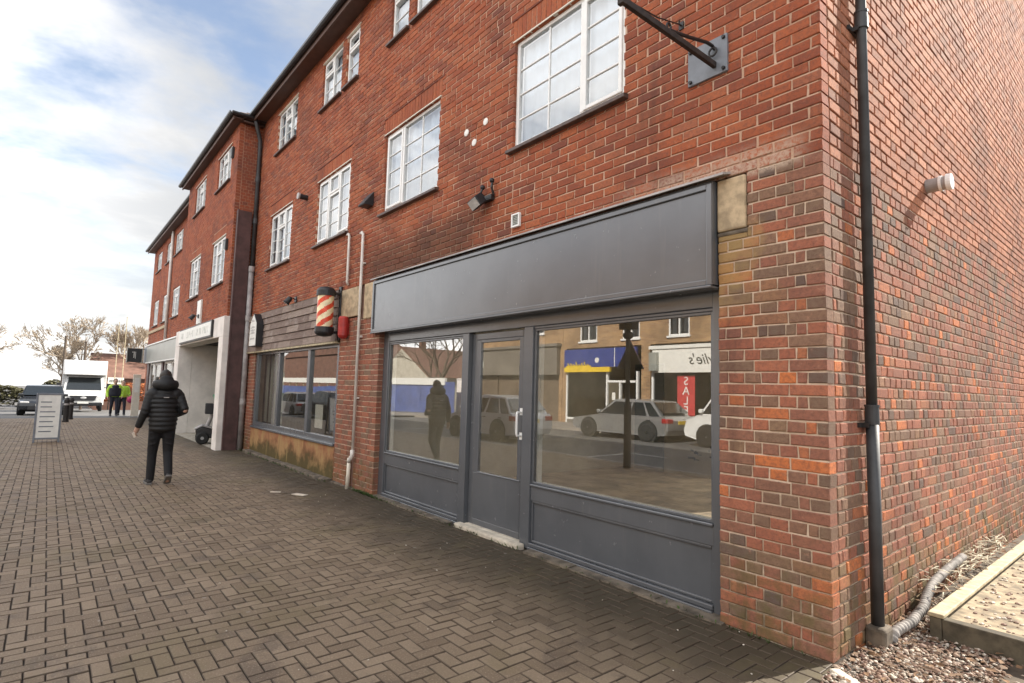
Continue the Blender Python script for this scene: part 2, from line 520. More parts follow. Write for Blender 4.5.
def mat_plinth():
    m, nt, out = newmat('stained_render')
    p = pos(nt)
    n1 = noise(nt, p, 2.3, 6, .65); n2 = noise(nt, p, 6, 5, .6)
    col = mixc(nt, smooth_(nt, n1, .38, .62), (.30, .125, .065), (.36, .22, .10))
    sx = N(nt, 'ShaderNodeSeparateXYZ'); L(nt, p, sx.inputs[0]); Z = sx.outputs[2]
    ms = smooth_(nt, math_(nt, 'ADD', Z, math_(nt, 'MULTIPLY_ADD', n1, 1.2, -.6)), .42, .1)
    col = mixc(nt, math_(nt, 'MULTIPLY', ms, .85), col, (.06, .06, .022))
    mp = N(nt, 'ShaderNodeMapping'); mp.inputs['Scale'].default_value = (5, 5, .5); L(nt, p, mp.inputs[0])
    st = noise(nt, mp.outputs[0], 1.3, 4)
    col = mixc(nt, math_(nt, 'MULTIPLY', smooth_(nt, st, .58, .7), .6), col, (.50, .36, .15))
    col = mixc(nt, math_(nt, 'MULTIPLY', smooth_(nt, st, .42, .3), .7), col, (.055, .045, .022))
    principled(nt, out, col, .9, 0, bump(nt, n2, .5, .01), .2)
    return m


def mat_glass(name, ior, tint, spec_col=(1, 1, 1), rough=0.0, film=0.0):
    m, nt, out = newmat(name)
    fr = N(nt, 'ShaderNodeFresnel'); fr.inputs['IOR'].default_value = ior
    gl = N(nt, 'ShaderNodeBsdfGlossy'); gl.inputs['Roughness'].default_value = rough; gl.inputs['Color'].default_value = (*spec_col, 1)
    tr = N(nt, 'ShaderNodeBsdfTransparent'); tr.inputs['Color'].default_value = (*tint, 1)
    nz = noise(nt, pos(nt), 1.3, 1, .5)
    b = bump(nt, nz, .012, .003)
    L(nt, b, gl.inputs['Normal'])
    mx = N(nt, 'ShaderNodeMixShader')
    geo = N(nt, 'ShaderNodeNewGeometry')
    L(nt, math_(nt, 'MULTIPLY', fr.outputs[0], math_(nt, 'SUBTRACT', 1.0, geo.outputs['Backfacing'])), mx.inputs[0]); L(nt, tr.outputs[0], mx.inputs[1]); L(nt, gl.outputs[0], mx.inputs[2])
    if film:      # thin film of dust on the outside
        df = N(nt, 'ShaderNodeBsdfDiffuse'); df.inputs['Color'].default_value = (.62, .57, .47, 1)
        m2 = N(nt, 'ShaderNodeMixShader'); L(nt, math_(nt, 'MULTIPLY', smooth_(nt, noise(nt, pos(nt), 2.5, 5, .6), .1, .9), film * 2), m2.inputs[0])
        L(nt, mx.outputs[0], m2.inputs[1]); L(nt, df.outputs[0], m2.inputs[2]); L(nt, m2.outputs[0], out.inputs[0])
    else:
        L(nt, mx.outputs[0], out.inputs[0])
    return m


def mat_gravel():
    m, nt, out = newmat('gravel_stones')
    at = N(nt, 'ShaderNodeAttribute', attribute_name='rnd').outputs['Fac']
    p = pos(nt)
    col = ramp(nt, at, [(0, (.16, .09, .065)), (.25, (.26, .17, .12)), (.5, (.36, .27, .2)), (.65, (.24, .15, .12)), (.8, (.5, .43, .34)), (1, (.70, .64, .55))])
    col = mixc(nt, math_(nt, 'MULTIPLY', smooth_(nt, noise(nt, p, 90, 3), .5, .7), .4), col, (.1, .07, .05))
    principled(nt, out, col, .8, 0, bump(nt, noise(nt, p, 200, 3), .3, .003), .3)
    return m


MAT['paint'] = mat_shop_paint()
MAT['brick_upper'] = mat_brick('red_brick', 'upper')
MAT['brick_side'] = mat_brick('orange_red_brick', 'side')
MAT['brick_lower'] = mat_brick('mixed_stock_brick', 'lower')
MAT['mortar_upper'] = mat_mortar('upper_mortar', (.46, .29, .20), (.64, .46, .345))
MAT['mortar_lower'] = mat_mortar('lower_mortar', (.50, .38, .28), (.68, .54, .415))
MAT['mortar_side'] = mat_mortar('side_mortar', (.30, .18, .12), (.44, .29, .20))
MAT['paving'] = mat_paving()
MAT['joint'] = mat_joint()
MAT['shingle'] = mat_shingle()
MAT['plinth'] = mat_plinth()
MAT['glass_shop'] = mat_glass('shop_window_glass', 3.4, (.90, .90, .87), film=.018)
MAT['glass_win'] = mat_glass('window_glass', 2.7, (.96, .97, .97))
MAT['glass_rear'] = mat_glass('rear_window_glass', 1.2, (.95, .95, .95))
MAT['glass_far'] = mat_glass('far_window_glass', 1.5, (.6, .6, .6))
MAT['glass_car'] = mat_glass('car_window_glass', 1.6, (.22, .24, .24))
MAT['gravel'] = mat_gravel()
m_, nt_, out_ = newmat('added_diffusing_glass')
tl_ = N(nt_, 'ShaderNodeBsdfTranslucent'); tl_.inputs['Color'].default_value = (.85, .85, .80, 1); L(nt_, tl_.outputs[0], out_.inputs[0])
MAT['glass_added_light'] = m_  # frosted diffuser for the added rear window that brightens the shop room


# ------------------------------------------------------------------ brickwork
def rects_minus(u0, u1, z0, z1, holes):
    """split a rectangle into rectangles that avoid the holes"""
    holes = [h for h in holes if h[3] > z0 and h[2] < z1 and h[1] > u0 and h[0] < u1]
    us = sorted({u0, u1, *[h[0] for h in holes if u0 < h[0] < u1], *[h[1] for h in holes if u0 < h[1] < u1]})
    out = []
    for a, b in zip(us, us[1:]):
        m = (a + b) / 2
        blk = sorted([(max(z0, h[2]), min(z1, h[3])) for h in holes if h[0] <= m <= h[1] and h[3] > z0 and h[2] < z1])
        z = z0
        for c, d in blk:
            if c > z: out.append((a, b, z, c))
            z = max(z, d)
        if z < z1: out.append((a, b, z, z1))
    return out


def one_brick(mb, fn, u0, u1, z0, z1, a, depth=.1, m=0, ch=.005, simple=False):
    j = lambda s: random.uniform(-s, s)
    e = random.uniform(-.0018, .0022)
    if u1 - u0 < .012 or z1 - z0 < .012: return
    ch = min(ch, (u1 - u0) * .3, (z1 - z0) * .3)
    t1, t2 = j(.0016), j(.0016)
    if simple:
        o = [(u0, z0), (u1, z0), (u1, z1), (u0, z1)]
        vs = [fn(u, v, e) for u, v in o] + [fn(u, v, -depth) for u, v in o]
        mb.add(vs, [(0, 1, 2, 3), (0, 4, 5, 1), (1, 5, 6, 2), (2, 6, 7, 3), (3, 7, 4, 0)], a, m)
        return
    o = [(u0 + j(.0028), z0 + j(.0028)), (u1 + j(.0028), z0 + j(.0028)), (u1 + j(.0028), z1 + j(.0028)), (u0 + j(.0028), z1 + j(.0028))]
    i = [(o[0][0] + ch, o[0][1] + ch), (o[1][0] - ch, o[1][1] + ch), (o[2][0] - ch, o[2][1] - ch), (o[3][0] + ch, o[3][1] - ch)]
    ee = [e + t1, e + t2, e - t1, e - t2]
    vs = [fn(u, v, q) for (u, v), q in zip(i, ee)] + [fn(u, v, q - ch * .8) for (u, v), q in zip(o, ee)] + [fn(u, v, -depth) for u, v in o]
    fs = [(0, 1, 2, 3)]
    for k in range(4):
        n = (k + 1) % 4
        fs.append((k, 4 + k, 4 + n, n)); fs.append((4 + k, 8 + k, 8 + n, 4 + n))
    mb.add(vs, fs, a, m)


def row_stretch(k, L0, rng):
    """half bond stretchers, now and then a stretcher is two headers"""
    out = []; x = -.1125 * (k % 2); sh = rng.uniform(-.012, .012)
    while x < L0:
        cuts = [0, .225] if rng.random() > .06 else [0, .1125, .225]
        for a, b in zip(cuts, cuts[1:]):
            out.append((x + a + sh + rng.uniform(-.002, .004), x + b + sh - .011 - rng.uniform(0, .005)))
        x += .225
    return out


def row_flemish(k, L0, rng):
    out = []; x = -.169 * (k % 2)
    i = 0
    while x < L0:
        w = .225 if i % 2 == 0 else .1125
        out.append((x, x + w - .010)); x += w; i += 1
    return out


def row_header(k, L0, rng):
    out = []; x = -.056 * (k % 2)
    while x < L0:
        w = .1125 if rng.random() > .13 else .225
        out.append((x, x + w - .010)); x += w
    return out


def row_pier(k, L0, rng):
    """English bond for a short pier, laid from its right hand end"""
    out = []; x = 0
    seq = [.225] * 40 if k % 2 == 0 else [.1125, .065] + [.1125] * 60
    for w in seq:
        if x >= L0: break
        if k % 2 and rng.random() < .08: w = .065
        e = min(x + w, L0)
        if L0 - e < .03: e = L0
        out.append((L0 - e + .005, L0 - x - .005 + (.005 if x == 0 else 0))); x = e
    return out


def brickwork(mb, fn, u0, u1, z0, z1, holes, rowfn, rng, depth=.1, m=0, dist=None, simple=False, skip=(0, 0)):
    k = int(round(z0 / .075)); z = z0
    while z < z1 - .02:
        zt = min(z + .065, z1)
        for a, b in rowfn(k, u1 - u0, rng):
            a2, b2 = max(u0 + a, u0), min(u0 + b, u1)
            if b2 - a2 < .015: continue
            c = rng.random() if dist is None else dist(rng, z)
            for q in rects_minus(a2, b2, z, zt, holes):
                if q[1] - q[0] > .018 and q[3] - q[2] > .02:
                    one_brick(mb, fn, *q, c, depth, m, simple=simple)
        z += .075; k += 1


def mortar(mb, fn, u0, u1, z0, z1, holes, back=.22, rec=.008, m=0):
    e = .007
    for a, b, c, d in rects_minus(u0, u1, z0, z1, [(h[0] - e, h[1] + e, h[2] - e, h[3] + e) for h in holes]):
        o = [(a, c), (b, c), (b, d), (a, d)]
        vs = [fn(u, v, -rec) for u, v in o] + [fn(u, v, -back) for u, v in o]
        mb.add(vs, [(0, 1, 2, 3), (4, 7, 6, 5), (0, 4, 5, 1), (1, 5, 6, 2), (2, 6, 7, 3), (3, 7, 4, 0)], .5, m)


def soldier(mb, fn, u0, u1, z0, z1, rng, m=0):
    u = u0; n = max(1, round((u1 - u0) / .075)); w = (u1 - u0) / n
    for i in range(n):
        one_brick(mb, fn, u + i * w + .004, u + (i + 1) * w - .004, z0, z1, rng.random() * .6 + .35, .1, m)


front = lambda y: (lambda u, z, d: (u, y - d, z))          # d: out of the wall, towards the street
sidew = lambda x: (lambda u, z, d: (x + d, u, z))          # wall facing +x


# ------------------------------------------------------------------ windows
def window(bld, x0, x1, z0, z1, y, cols, curtain='net', sill=True, glass='glass_win', frame='white_upvc', head=True, deep=.035):
    """cols: list of (width share, columns, rows, kind). Street is on the -y side; frame face sits `deep` behind the wall face y."""
    f = MB(); g = MB()
    yf = y + deep; t = .042
    f.frame(x0, x1, z0, z1, t, yf, yf + .07)
    W = x1 - x0 - 2 * t; tot = sum(c[0] for c in cols); x = x0 + t
    for ci, (w, nc, nr, kind) in enumerate(cols):
        ww = W * w / tot; xa, xb = x, x + ww
        if ci:
            f.box(xa - .022, xa + .022, yf - .004, yf + .07, z0 + t, z1 - t); xa += .022
        if ci < len(cols) - 1: xb -= .022
        za, zb = z0 + t, z1 - t
        zones = [(za, zb, nr, kind)]
        if kind == 'top':
            zm = zb - (zb - za) * .3
            f.box(xa, xb, yf - .004, yf + .07, zm - .022, zm + .022)
            zones = [(za, zm - .022, nr, 'fixed'), (zm + .022, zb, 1, 'casement')]
        for (a, b, r, kd) in zones:
            ia, ib, ja, jb = xa, xb, a, b
            yo = yf + .012
            if kd == 'casement':
                f.frame(xa + .002, xb - .002, a + .002, b - .002, .036, yf - .014, yf + .05)
                ia, ib, ja, jb = xa + .038, xb - .038, a + .038, b - .038
                yo = yf
            for i in range(1, nc):
                xx = ia + (ib - ia) * i / nc
                f.box(xx - .009, xx + .009, yo, yo + .03, ja, jb)
            for i in range(1, r):
                zz = ja + (jb - ja) * i / r
                f.box(ia, ib, yo + .001, yo + .029, zz - .009, zz + .009)
            g.box(ia - .004, ib + .004, yo + .012, yo + .018, ja - .004, jb + .004)
        x += ww
    o = f.build('window', MAT[frame], bld, bevel=.004, segs=1)
    g.build('pane', MAT[glass], o)
    if curtain:
        c = MB(); n = 60; ring = []
        lo = z0 + .02
        rows = []
        for zz in (lo, z1 + .02):
            rows.append([(x0 - .12 + (x1 - x0 + .24) * i / n, yf + .088 + .010 * math.sin(i * 1.1 + x0 * 3) + .004 * math.sin(i * 2.7), zz) for i in range(n + 1)])
        vs = rows[0] + rows[1]
        c.add(vs, [(i, i + 1, n + 2 + i, n + 1 + i) for i in range(n)])
        oc = c.build('net_curtain', MAT['net'] if curtain == 'net' else MAT[curtain], o, smooth=True)
        so = oc.modifiers.new('thickness', 'SOLIDIFY'); so.thickness = .004
    if sill:
        s = MB()
        s.add([(x0 - .05, y + .05, z0 - .008), (x1 + .05, y + .05, z0 - .008), (x1 + .05, y - .06, z0 - .03), (x0 - .05, y - .06, z0 - .03),
               (x0 - .05, y + .05, z0 - .065), (x1 + .05, y + .05, z0 - .065), (x1 + .05, y - .06, z0 - .065), (x0 - .05, y - .06, z0 - .065)],
              [(0, 1, 2, 3), (4, 7, 6, 5), (0, 4, 5, 1), (1, 5, 6, 2), (2, 6, 7, 3), (3, 7, 4, 0)])
        s.build('sill', MAT['dark_tile'], o, bevel=.004, segs=1)
    if head:
        h = MB(); h.box(x0 - .03, x1 + .03, y - .008, y + .03, z1 + .002, z1 + .016)
        h.build('window_head', MAT['cream_paint'], o)
    return o


GRID3 = [(1, 1, 4, 'casement'), (1, 1, 3, 'top'), (1, 1, 4, 'casement')]
UP3 = [(1, 1, 3, 'fixed'), (1, 1, 2, 'top'), (1, 1, 3, 'fixed')]


def pitched_roof(bld, x0, x1, y0, y1, z, rise, over=.28, hipl=True, hipr=True):
    """hipped tile roof: tile courses as stepped geometry on the street slope"""
    m = MB(); yc = (y0 + y1) / 2; h = yc - (y0 - over)
    xl, xr = x0 - (over if hipl else 0), x1 + (over if hipr else 0)
    n = 26
    def edge(k):
        t = k / n
        return (xl + (h * t if hipl else 0), xr - (h * t if hipr else 0), y0 - over + h * t, y1 + over - h * t, z + rise * t)
    for k in range(n):
        a = edge(k); b = edge(k + 1); s = .018
        lo = [(a[0], a[2], a[4] + s), (a[1], a[2], a[4] + s), (a[1], a[3], a[4] + s), (a[0], a[3], a[4] + s)]
        hi = [(b[0], b[2], b[4]), (b[1], b[2], b[4]), (b[1], b[3], b[4]), (b[0], b[3], b[4])]
        und = [(p[0], p[1], p[2] - s) for p in lo]
        m.add(lo + hi + und, [(0, 1, 5, 4), (1, 2, 6, 5), (2, 3, 7, 6), (3, 0, 4, 7), (8, 9, 1, 0), (9, 10, 2, 1), (10, 11, 3, 2), (11, 8, 0, 3)])
    # bumpy tile tails along the street edge
    x = xl
    while x < xr - .1:
        m.box(x + .004, x + .161, y0 - over - .03, y0 - over + .1, z + .004 + random.uniform(0, .008), z + .036)
        x += .165
    rf = m.build('roof', MAT['roof_tile'], bld)
    s = MB(); s.box(xl + .02, xr - .02, y0 - over + .04, y0 + .02, z - .10, z - .07); s.box(xl + .02, xr - .02, y0 - over + .01, y0 - over + .04, z - .14, z + .0)
    if hipr: s.box(x1 - .02, xr - .02, y0 + .03, y1, z - .10, z - .07); s.box(xr - .05, xr - .02, y0 + .03, y1, z - .14, z)
    s.build('soffit', MAT['soffit'], rf)
    g = MB()
    def gut(p0, p1):
        p0 = Vector(p0); p1 = Vector(p1); d = (p1 - p0).normalized(); w = Vector((-d.y, d.x, 0))
        prof = [(-.06, .0), (-.055, -.035), (-.03, -.058), (0, -.065), (.03, -.058), (.055, -.035), (.06, 0), (.048, 0), (.0, -.052), (-.048, 0)]
        g.ring([[p + w * a + Vector((0, 0, b)) for a, b in prof] for p in (p0, p1)])
    gut((xl - .05, y0 - over - .035, z + .0), (xr + .05, y0 - over - .035, z + .0))
    if hipr: gut((xr + .035, y0 - over - .04, z), (xr + .035, y1 + over, z))
    g.build('gutter', MAT['gutter'], rf)
    return rf


# ================================================================== SETTING
def sheet(name, x0, x1, y0, y1, dz, mat, step=3.0, kind='structure', thick=0):
    m = MB(); n = max(1, int((x1 - x0) / step)); vs = []
    for i in range(n + 1):
        x = x0 + (x1 - x0) * i / n
        vs += [(x, y0, gz(x) + dz), (x, y1, gz(x) + dz)]
    m.add(vs, [(2 * i, 2 * i + 2, 2 * i + 3, 2 * i + 1) for i in range(n)])
    o = m.build(name, mat, recalc=False)
    if thick:
        s = o.modifiers.new('depth', 'SOLIDIFY'); s.thickness = thick; s.offset = -1
    tag(o, kind=kind)
    return o


sheet('ground', -220, 80, -160, 160, -.13, MAT['asphalt_pale'], 2.5)
sheet('road', -220, 80, -13.6, -6.05, -.118, MAT['asphalt'], 2.5)
sheet('side_street', -48.0, -29.2, -30, 60, -.03, MAT['asphalt_pale'], 1.0)
m = MB()
x = -29
while x < 20:
    m.box(x + .004, min(x + .9, 20) - .004, -6.05, -5.9, gz(x + .45) - .3, gz(x + .45) - .004); x += .9
tag(m.build('kerb', MAT['kerbstone'], bevel=.012), kind='structure')
sheet('opposite_pavement', -220, 60, -17.2, -13.75, -.02, MAT['opp_paving'], 2.5, thick=.3)
m = MB()
for i in range(9):
    x = -24 + i * 5.2
    m.add([(x, -8.4, gz(x) - .112), (x + .1, -8.4, gz(x) - .112), (x + .1, -6.1, gz(x) - .112), (x, -6.1, gz(x) - .112)], [(0, 1, 2, 3)])
    m.add([(x, -8.5, gz(x) - .112), (x + 1.2, -8.5, gz(x) - .112), (x + 1.2, -8.4, gz(x) - .112), (x, -8.4, gz(x) - .112)], [(0, 1, 2, 3)])
tag(m.build('bay_markings', MAT['road_paint'], recalc=False), kind='structure')

# block paving, real blocks laid in 90 degree herringbone
rng = random.Random(3)
def paving():
    m = MB(); w = .088
    X0, X1, Y0, Y1 = -29.2, 3.2, -5.9, -.02
    BAND = (-32, -27)
    def lay(x0, x1, y0, y1):
        y1 = min(y1, -.005)
        if x1 > .14 and y1 > -.34: return
        if y1 - y0 < .02 or x1 - x0 < .02: return
        g = .0032; c = .0034
        z = gz((x0 + x1) / 2) + rng.uniform(-.002, .002)
        if rng.random() < .04: z -= .002
        tx, ty = rng.uniform(-.0014, .0014), rng.uniform(-.0014, .0014)
        J = lambda: rng.uniform(-.0012, .0012)
        o = [(x0 + g + J(), y0 + g + J()), (x1 - g + J(), y0 + g + J()), (x1 - g + J(), y1 - g + J()), (x0 + g + J(), y1 - g + J())]
        q = [(o[0][0] + c, o[0][1] + c), (o[1][0] - c, o[1][1] + c), (o[2][0] - c, o[2][1] - c), (o[3][0] + c, o[3][1] - c)]
        e = [z - tx - ty, z + tx - ty, z + tx + ty, z - tx + ty]
        vs = [(a, b, h) for (a, b), h in zip(q, e)] + [(a, b, h - .0025) for (a, b), h in zip(o, e)] + [(a, b, h - .016) for (a, b), h in zip(o, e)]
        fs = [(0, 1, 2, 3)]
        for a in range(4):
            b = (a + 1) % 4
            fs += [(a, 4 + a, 4 + b, b), (4 + a, 8 + a, 8 + b, 4 + b)]
        m.add(vs, fs, rng.random()); m.fa[-8:] = [2.0] * 8
    for i in range(int(X0 / w), int(X1 / w)):
        for j in range(int(Y0 / w), 0):
            k = (i + j) % 4
            if k == 0: bx = (i, i + 2, j, j + 1)
            elif k == 2: bx = (i, i + 1, j, j + 2)
            else: continue
            if BAND[0] <= i < BAND[1]: continue
            x0, x1, y0, y1 = [q * w for q in bx]
            if x0 < BAND[0] * w < x1 - .01: x1 = BAND[0] * w
            lay(x0, x1, y0, y1)
    for i in range(BAND[0], BAND[1]):          # a repaired strip laid in running bond, and the half blocks beside it
        for j in range(int(Y0 / w) - 1, 0):
            if (j + i) % 2 == 0: lay(i * w, (i + 1) * w, j * w, (j + 2) * w)
    i = BAND[1]
    for j in range(int(Y0 / w), 0):
        if (i - 1 + j) % 4 == 0: lay(i * w, (i + 1) * w, j * w, (j + 1) * w)
    return m

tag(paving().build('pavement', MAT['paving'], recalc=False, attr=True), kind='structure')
sheet('pavement_bed', -29.3, 3.4, -5.92, .3, -.0085, MAT['joint'], 1.2)

# ================================================================== MAIN TERRACE BLOCK
rng = random.Random(11)
main = thing('terrace_building', 'three storey red brick corner block with the grey shopfront and the barber below', 'building', (-6.3, 4.5, 0))
W1 = [(-3.01, -1.55, 3.98, 5.13), (-5.95, -4.48, 3.97, 5.12), (-8.6, -7.18, 3.98, 5.14), (-11.4, -10.0, 3.98, 5.14)]
W2 = [(-11.3, -10.05, 6.54, 7.42), (-8.66, -7.78, 6.54, 7.42), (-7.58, -7.08, 6.54, 7.42), (-5.94, -5.42, 6.54, 7.42), (-5.24, -4.5, 6.54, 7.42), (-3.02, -1.55, 6.54, 7.42)]
SH = (-5.86, -.70, -.1, 3.0)
BB = (-11.92, -7.25, -.1, 3.0)
GAP = (-6.62, -6.52, -.1, 2.5)
ST1 = (-7.3, -5.86, 2.52, 3.0)
ST2 = (-.70, -.485, 2.6, 3.0)
holes = W1 + W2 + [SH, BB, ST2]
sold = [(w[0] - .04, w[1] + .04, w[3] + .025, w[3] + .24) for w in W1]
F0 = front(0)
up = MB(); lo = MB(); mu = MB(); ml = MB()
brickwork(up, F0, -12.55, 0, 3.0, 7.62, holes + sold, row_stretch, rng)
for s in sold: soldier(up, F0, *s, rng)
for w in W1:   # thin cavity tray line above each soldier course
    up.box(w[0] - .06, w[1] + .10, -.006, .05, w[3] + .246, w[3] + .262, a=0)
brickwork(lo, F0, -.70, 0, 0, 3.0, [ST2], row_pier, rng)
brickwork(lo, F0, -7.25, -5.86, 0, 3.0, [GAP, ST1], row_pier, rng, dist=lambda r, z: r.choice([.2, .45, .55, .62, .72, .75, .8, .4]))
brickwork(lo, F0, -12.55, -11.92, 0, 2.2, [], row_pier, rng, dist=lambda r, z: r.choice([.2, .45, .55, .62, .72, .78]))
S0 = sidew(0)
sd = MB()
def row_side_up(k, L0, r): return row_stretch(k, L0, r)
def sdist(r, z): return r.random() * .8 + (.2 if z > 3.4 else .05)
brickwork(sd, S0, .1125, 5.6, 3.0, 7.62, [], row_side_up, rng, dist=sdist)
brickwork(lo, S0, .1125, 5.6, -.075, 3.0, [], row_header, rng)
mortar(mu, F0, -12.55, -.02, 3.0, 7.62, holes)
mortar(ml, F0, -12.55, -.02, -.1, 3.0, [SH, BB, ST2, GAP, ST1])
mortar(ml, S0, .0085, 5.6, -.1, 3.0, []); msd = MB(); mortar(msd, S0, .0085, 5.6, 3.0, 7.62, []); mortar(msd, S0, 5.602, 7.4, -.1, 7.62, []); msd.build('mortar', MAT['mortar_side'], main)
wall = up.build('wall', MAT['brick_upper'], main, recalc=False, attr=True)
brickwork(sd, S0, 5.605, 7.4, -.075, 7.62, [], row_side_up, rng, dist=sdist)
sd.build('side_wall', MAT['brick_side'], main, recalc=False, attr=True)
m = MB(); m.box(-.5, -.225, 5.602, 7.38, -.1, 7.55); m.prism([(-.55, 7.63), (.06, 7.63), (.06, 7.68), (-.55, 8.0)], lambda u, v, d: (u, d, v), 5.58, 7.45); m.build('rear_wing', MAT['far_roof'], main)
lo.build('pier_brickwork', MAT['brick_lower'], main, recalc=False, attr=True)
mu.build('mortar', MAT['mortar_upper'], main); ml.build('mortar', MAT['mortar_lower'], main)
m = MB()
for a, b, c, d in rects_minus(-12.3, -.23, -.1, 7.6, [(-1.75, -.5, .95, 2.6), (-3.95, -1.85, .2, 2.85)]): m.box(a, b, 5.4, 5.6, c, d)
m.box(-12.54, -12.3, .24, 5.6, -.1, 7.6); m.box(-12.2, -.24, .24, 5.4, 7.4, 7.55); m.box(-12.2, -.24, .24, 5.4, 2.96, 3.1)
m.box(-6.63, -6.34, .025, .06, -.1, 2.99)
m.build('rear_wall', MAT['far_roof'], main)
f = MB(); f.frame(-1.75, -.5, .95, 2.6, .06, 5.47, 5.54); f.box(-1.15, -1.09, 5.472, 5.538, 1.01, 2.54); rw = f.build('rear_window', MAT['white_upvc'], main)
f = MB(); f.box(-1.7, -.55, 5.5, 5.506, 1.0, 2.55); f.build('pane', MAT['glass_rear'], rw)
f = MB(); f.frame(-3.95, -1.85, .2, 2.85, .06, 5.47, 5.54); rw = f.build('rear_window', MAT['white_upvc'], main)  # unseen second rear window, added to fill the shop room with soft light
f = MB(); f.box(-3.90, -1.90, 5.5, 5.506, .25, 2.8); f.build('added_light_pane', MAT['glass_added_light'], rw)
m = MB(); m.box(-7.3, -6.53, -.012, .024, 2.54, 2.995); m.build('stone_corbel', MAT['stone'], main, bevel=.012)
m = MB(); m.box(-6.40, -5.99, -.012, .024, 2.47, 2.995); m.build('stone_corbel', MAT['stone'], main, bevel=.012)
m = MB(); m.box(-.697, -.49, -.014, .2, 2.615, 2.985)
m.build('stone_corbel', MAT['stone'], main, bevel=.014)
m = MB(); m.box(-.70, -.48, -.008, .1, 2.582, 2.612)
m.build('corbel_bed', MAT['dirty_concrete'], main, bevel=.01)
C1 = 'casement'
window(main, *W1[0], 0, [(2, 2, 4, 'fixed'), (1.05, 1, 4, C1)])
window(main, *W1[1], 0, [(1, 1, 4, C1), (2, 2, 4, 'fixed')])
window(main, *W1[2], 0, GRID3); window(main, *W1[3], 0, GRID3)
window(main, *W2[0], 0, UP3)
window(main, *W2[1], 0, [(1, 1, 2, 'top'), (1, 1, 3, 'fixed')]); window(main, *W2[2], 0, [(1, 1, 2, 'top')])
window(main, *W2[3], 0, [(1, 1, 2, 'top')]); window(main, *W2[4], 0, [(1, 1, 3, 'fixed'), (1, 1, 2, 'top')])
window(main, *W2[5], 0, UP3)
pitched_roof(main, -12.55, 0, 0, 5.6, 7.72, 2.5, hipl=False, hipr=False)
m = MB()   # gable infill at the street corner end
m.prism([(-.0, 7.62), (5.6, 7.62), (2.8, 10.1)], lambda u, v, d: (d, u, v), -.2, -.01)
m.build('gable', MAT['brick_side'], main)
# rooms behind the shop windows
m = MB()
m.box(-5.97, -5.90, .24, 5.4, .0, 2.9); m.box(-.36, -.30, .24, 5.4, 0, 2.9); m.box(-5.97, -.30, .24, 5.36, 2.9, 2.95)
for a, b, c, d in rects_minus(-5.90, -.36, 0, 2.9, [(-1.75, -.5, .95, 2.6), (-3.95, -1.85, .2, 2.85)]): m.box(a, b, 5.36, 5.398, c, d)
m.build('interior_wall', MAT['plain_plaster'], main)
m = MB(); m.box(-5.90, -.36, .17, 5.4, -.05, .06); m.build('interior_floor', MAT['floor_board'], main)
m = MB(); m.box(-5.62, -4.95, 5.33, 5.358, .06, 2.05); m.build('interior_door', MAT['green_door'], main, bevel=.01)
rr = random.Random(5)
for cx_, cz_ in ((-4.35, .42), (-3.95, .5)):
    m = MB()
    for i in range(9):
        a = cx_ + rr.uniform(-.10, .10); b = cz_ + rr.uniform(-.10, .08)
        m.box(a, a + rr.uniform(.02, .09), 5.352, 5.358, b, b + rr.uniform(.01, .04))
    m.build('wall_damage', MAT['dark_void'], main)
m = MB(); m.box(-12.3, -7.0, 3.4, 3.45, 0, 2.9); m.box(-12.3, -7.0, .25, 3.4, 2.85, 2.9); m.box(-7.05, -7.0, .25, 3.4, 0, 2.85); m.box(-12.3, -12.25, .25, 3.4, 0, 2.85)
m.build('interior_wall', MAT['dark_timber'], main)
m = MB(); m.box(-12.25, -7.05, .25, 3.4, -.05, .1); m.build('interior_floor', MAT['floor_board'], main)

# ------------------------------------------------------------------ grey shopfront
sf = thing('shopfront', 'dark grey painted shopfront with two big panes and a glazed door, below the blank fascia', 'shopfront', (-3.3, .1, 0))
YF = .08
m = MB()
m.box(-5.94, -5.72, YF, YF + .09, 0, 3.0); m.box(-3.90, -3.78, YF - .01, YF + .09, 0, 2.11); m.box(-2.83, -2.70, YF - .01, YF + .09, 0, 2.11); m.box(-.79, -.66, YF, YF + .09, 0, 3.0)
m.box(-5.72, -.79, YF + .004, YF + .088, 2.112, 2.99)
for a, b in ((-5.72, -3.90), (-2.70, -.79)):
    m.box(a, b, YF + .004, YF + .088, .45, .585)
    m.box(a, b, YF + .006, YF + .086, 2.085, 2.11)
    m.box(a, b, YF - .012, YF + .1, .583, .606)      # small projecting cill bead
    m.box(a, b, YF - .012, YF + .09, .028, .062); m.box(a, b, YF - .026, YF + .09, -.02, .026)
m.build('frame', MAT['paint'], sf, bevel=.006)
for a, b in ((-5.72, -3.90), (-2.70, -.79)):
    m = MB(); m.box(a - .002, b + .002, YF + .032, YF + .07, .06, .455)
    # planted moulding round the panel
    q = m.build('stall_panel', MAT['paint'], sf)
    m = MB(); m.frame(a + .002, b - .002, .064, .449, .022, YF + .016, YF + .032)
    m.build('moulding', MAT['paint'], q, bevel=.006)
    m = MB(); m.box(a + .02, b - .02, YF + .035, YF + .043, .604, 2.087)
    q = m.build('window_pane', MAT['glass_shop'], sf)
    m = MB(); m.box(a - .0, a + .028, YF + .075, YF + .12, .606, 2.085); m.box(b - .028, b, YF + .075, YF + .12, .606, 2.085); m.box(a + .028, b - .028, YF + .06, YF + .15, .587, .612)
    m.build('inner_bead', MAT['white_upvc'], q)
    m = MB(); m.frame(a + .001, b - .001, .606, 2.086, .022, YF + .014, YF + .034)
    m.build('glazing_bead', MAT['paint'], q, bevel=.004)
YD = YF + .045
m = MB()
m.frame(-3.775, -2.835, .03, 2.1, .07, YD, YD + .045)
m.box(-3.705, -2.905, YD, YD + .045, .1, .59)
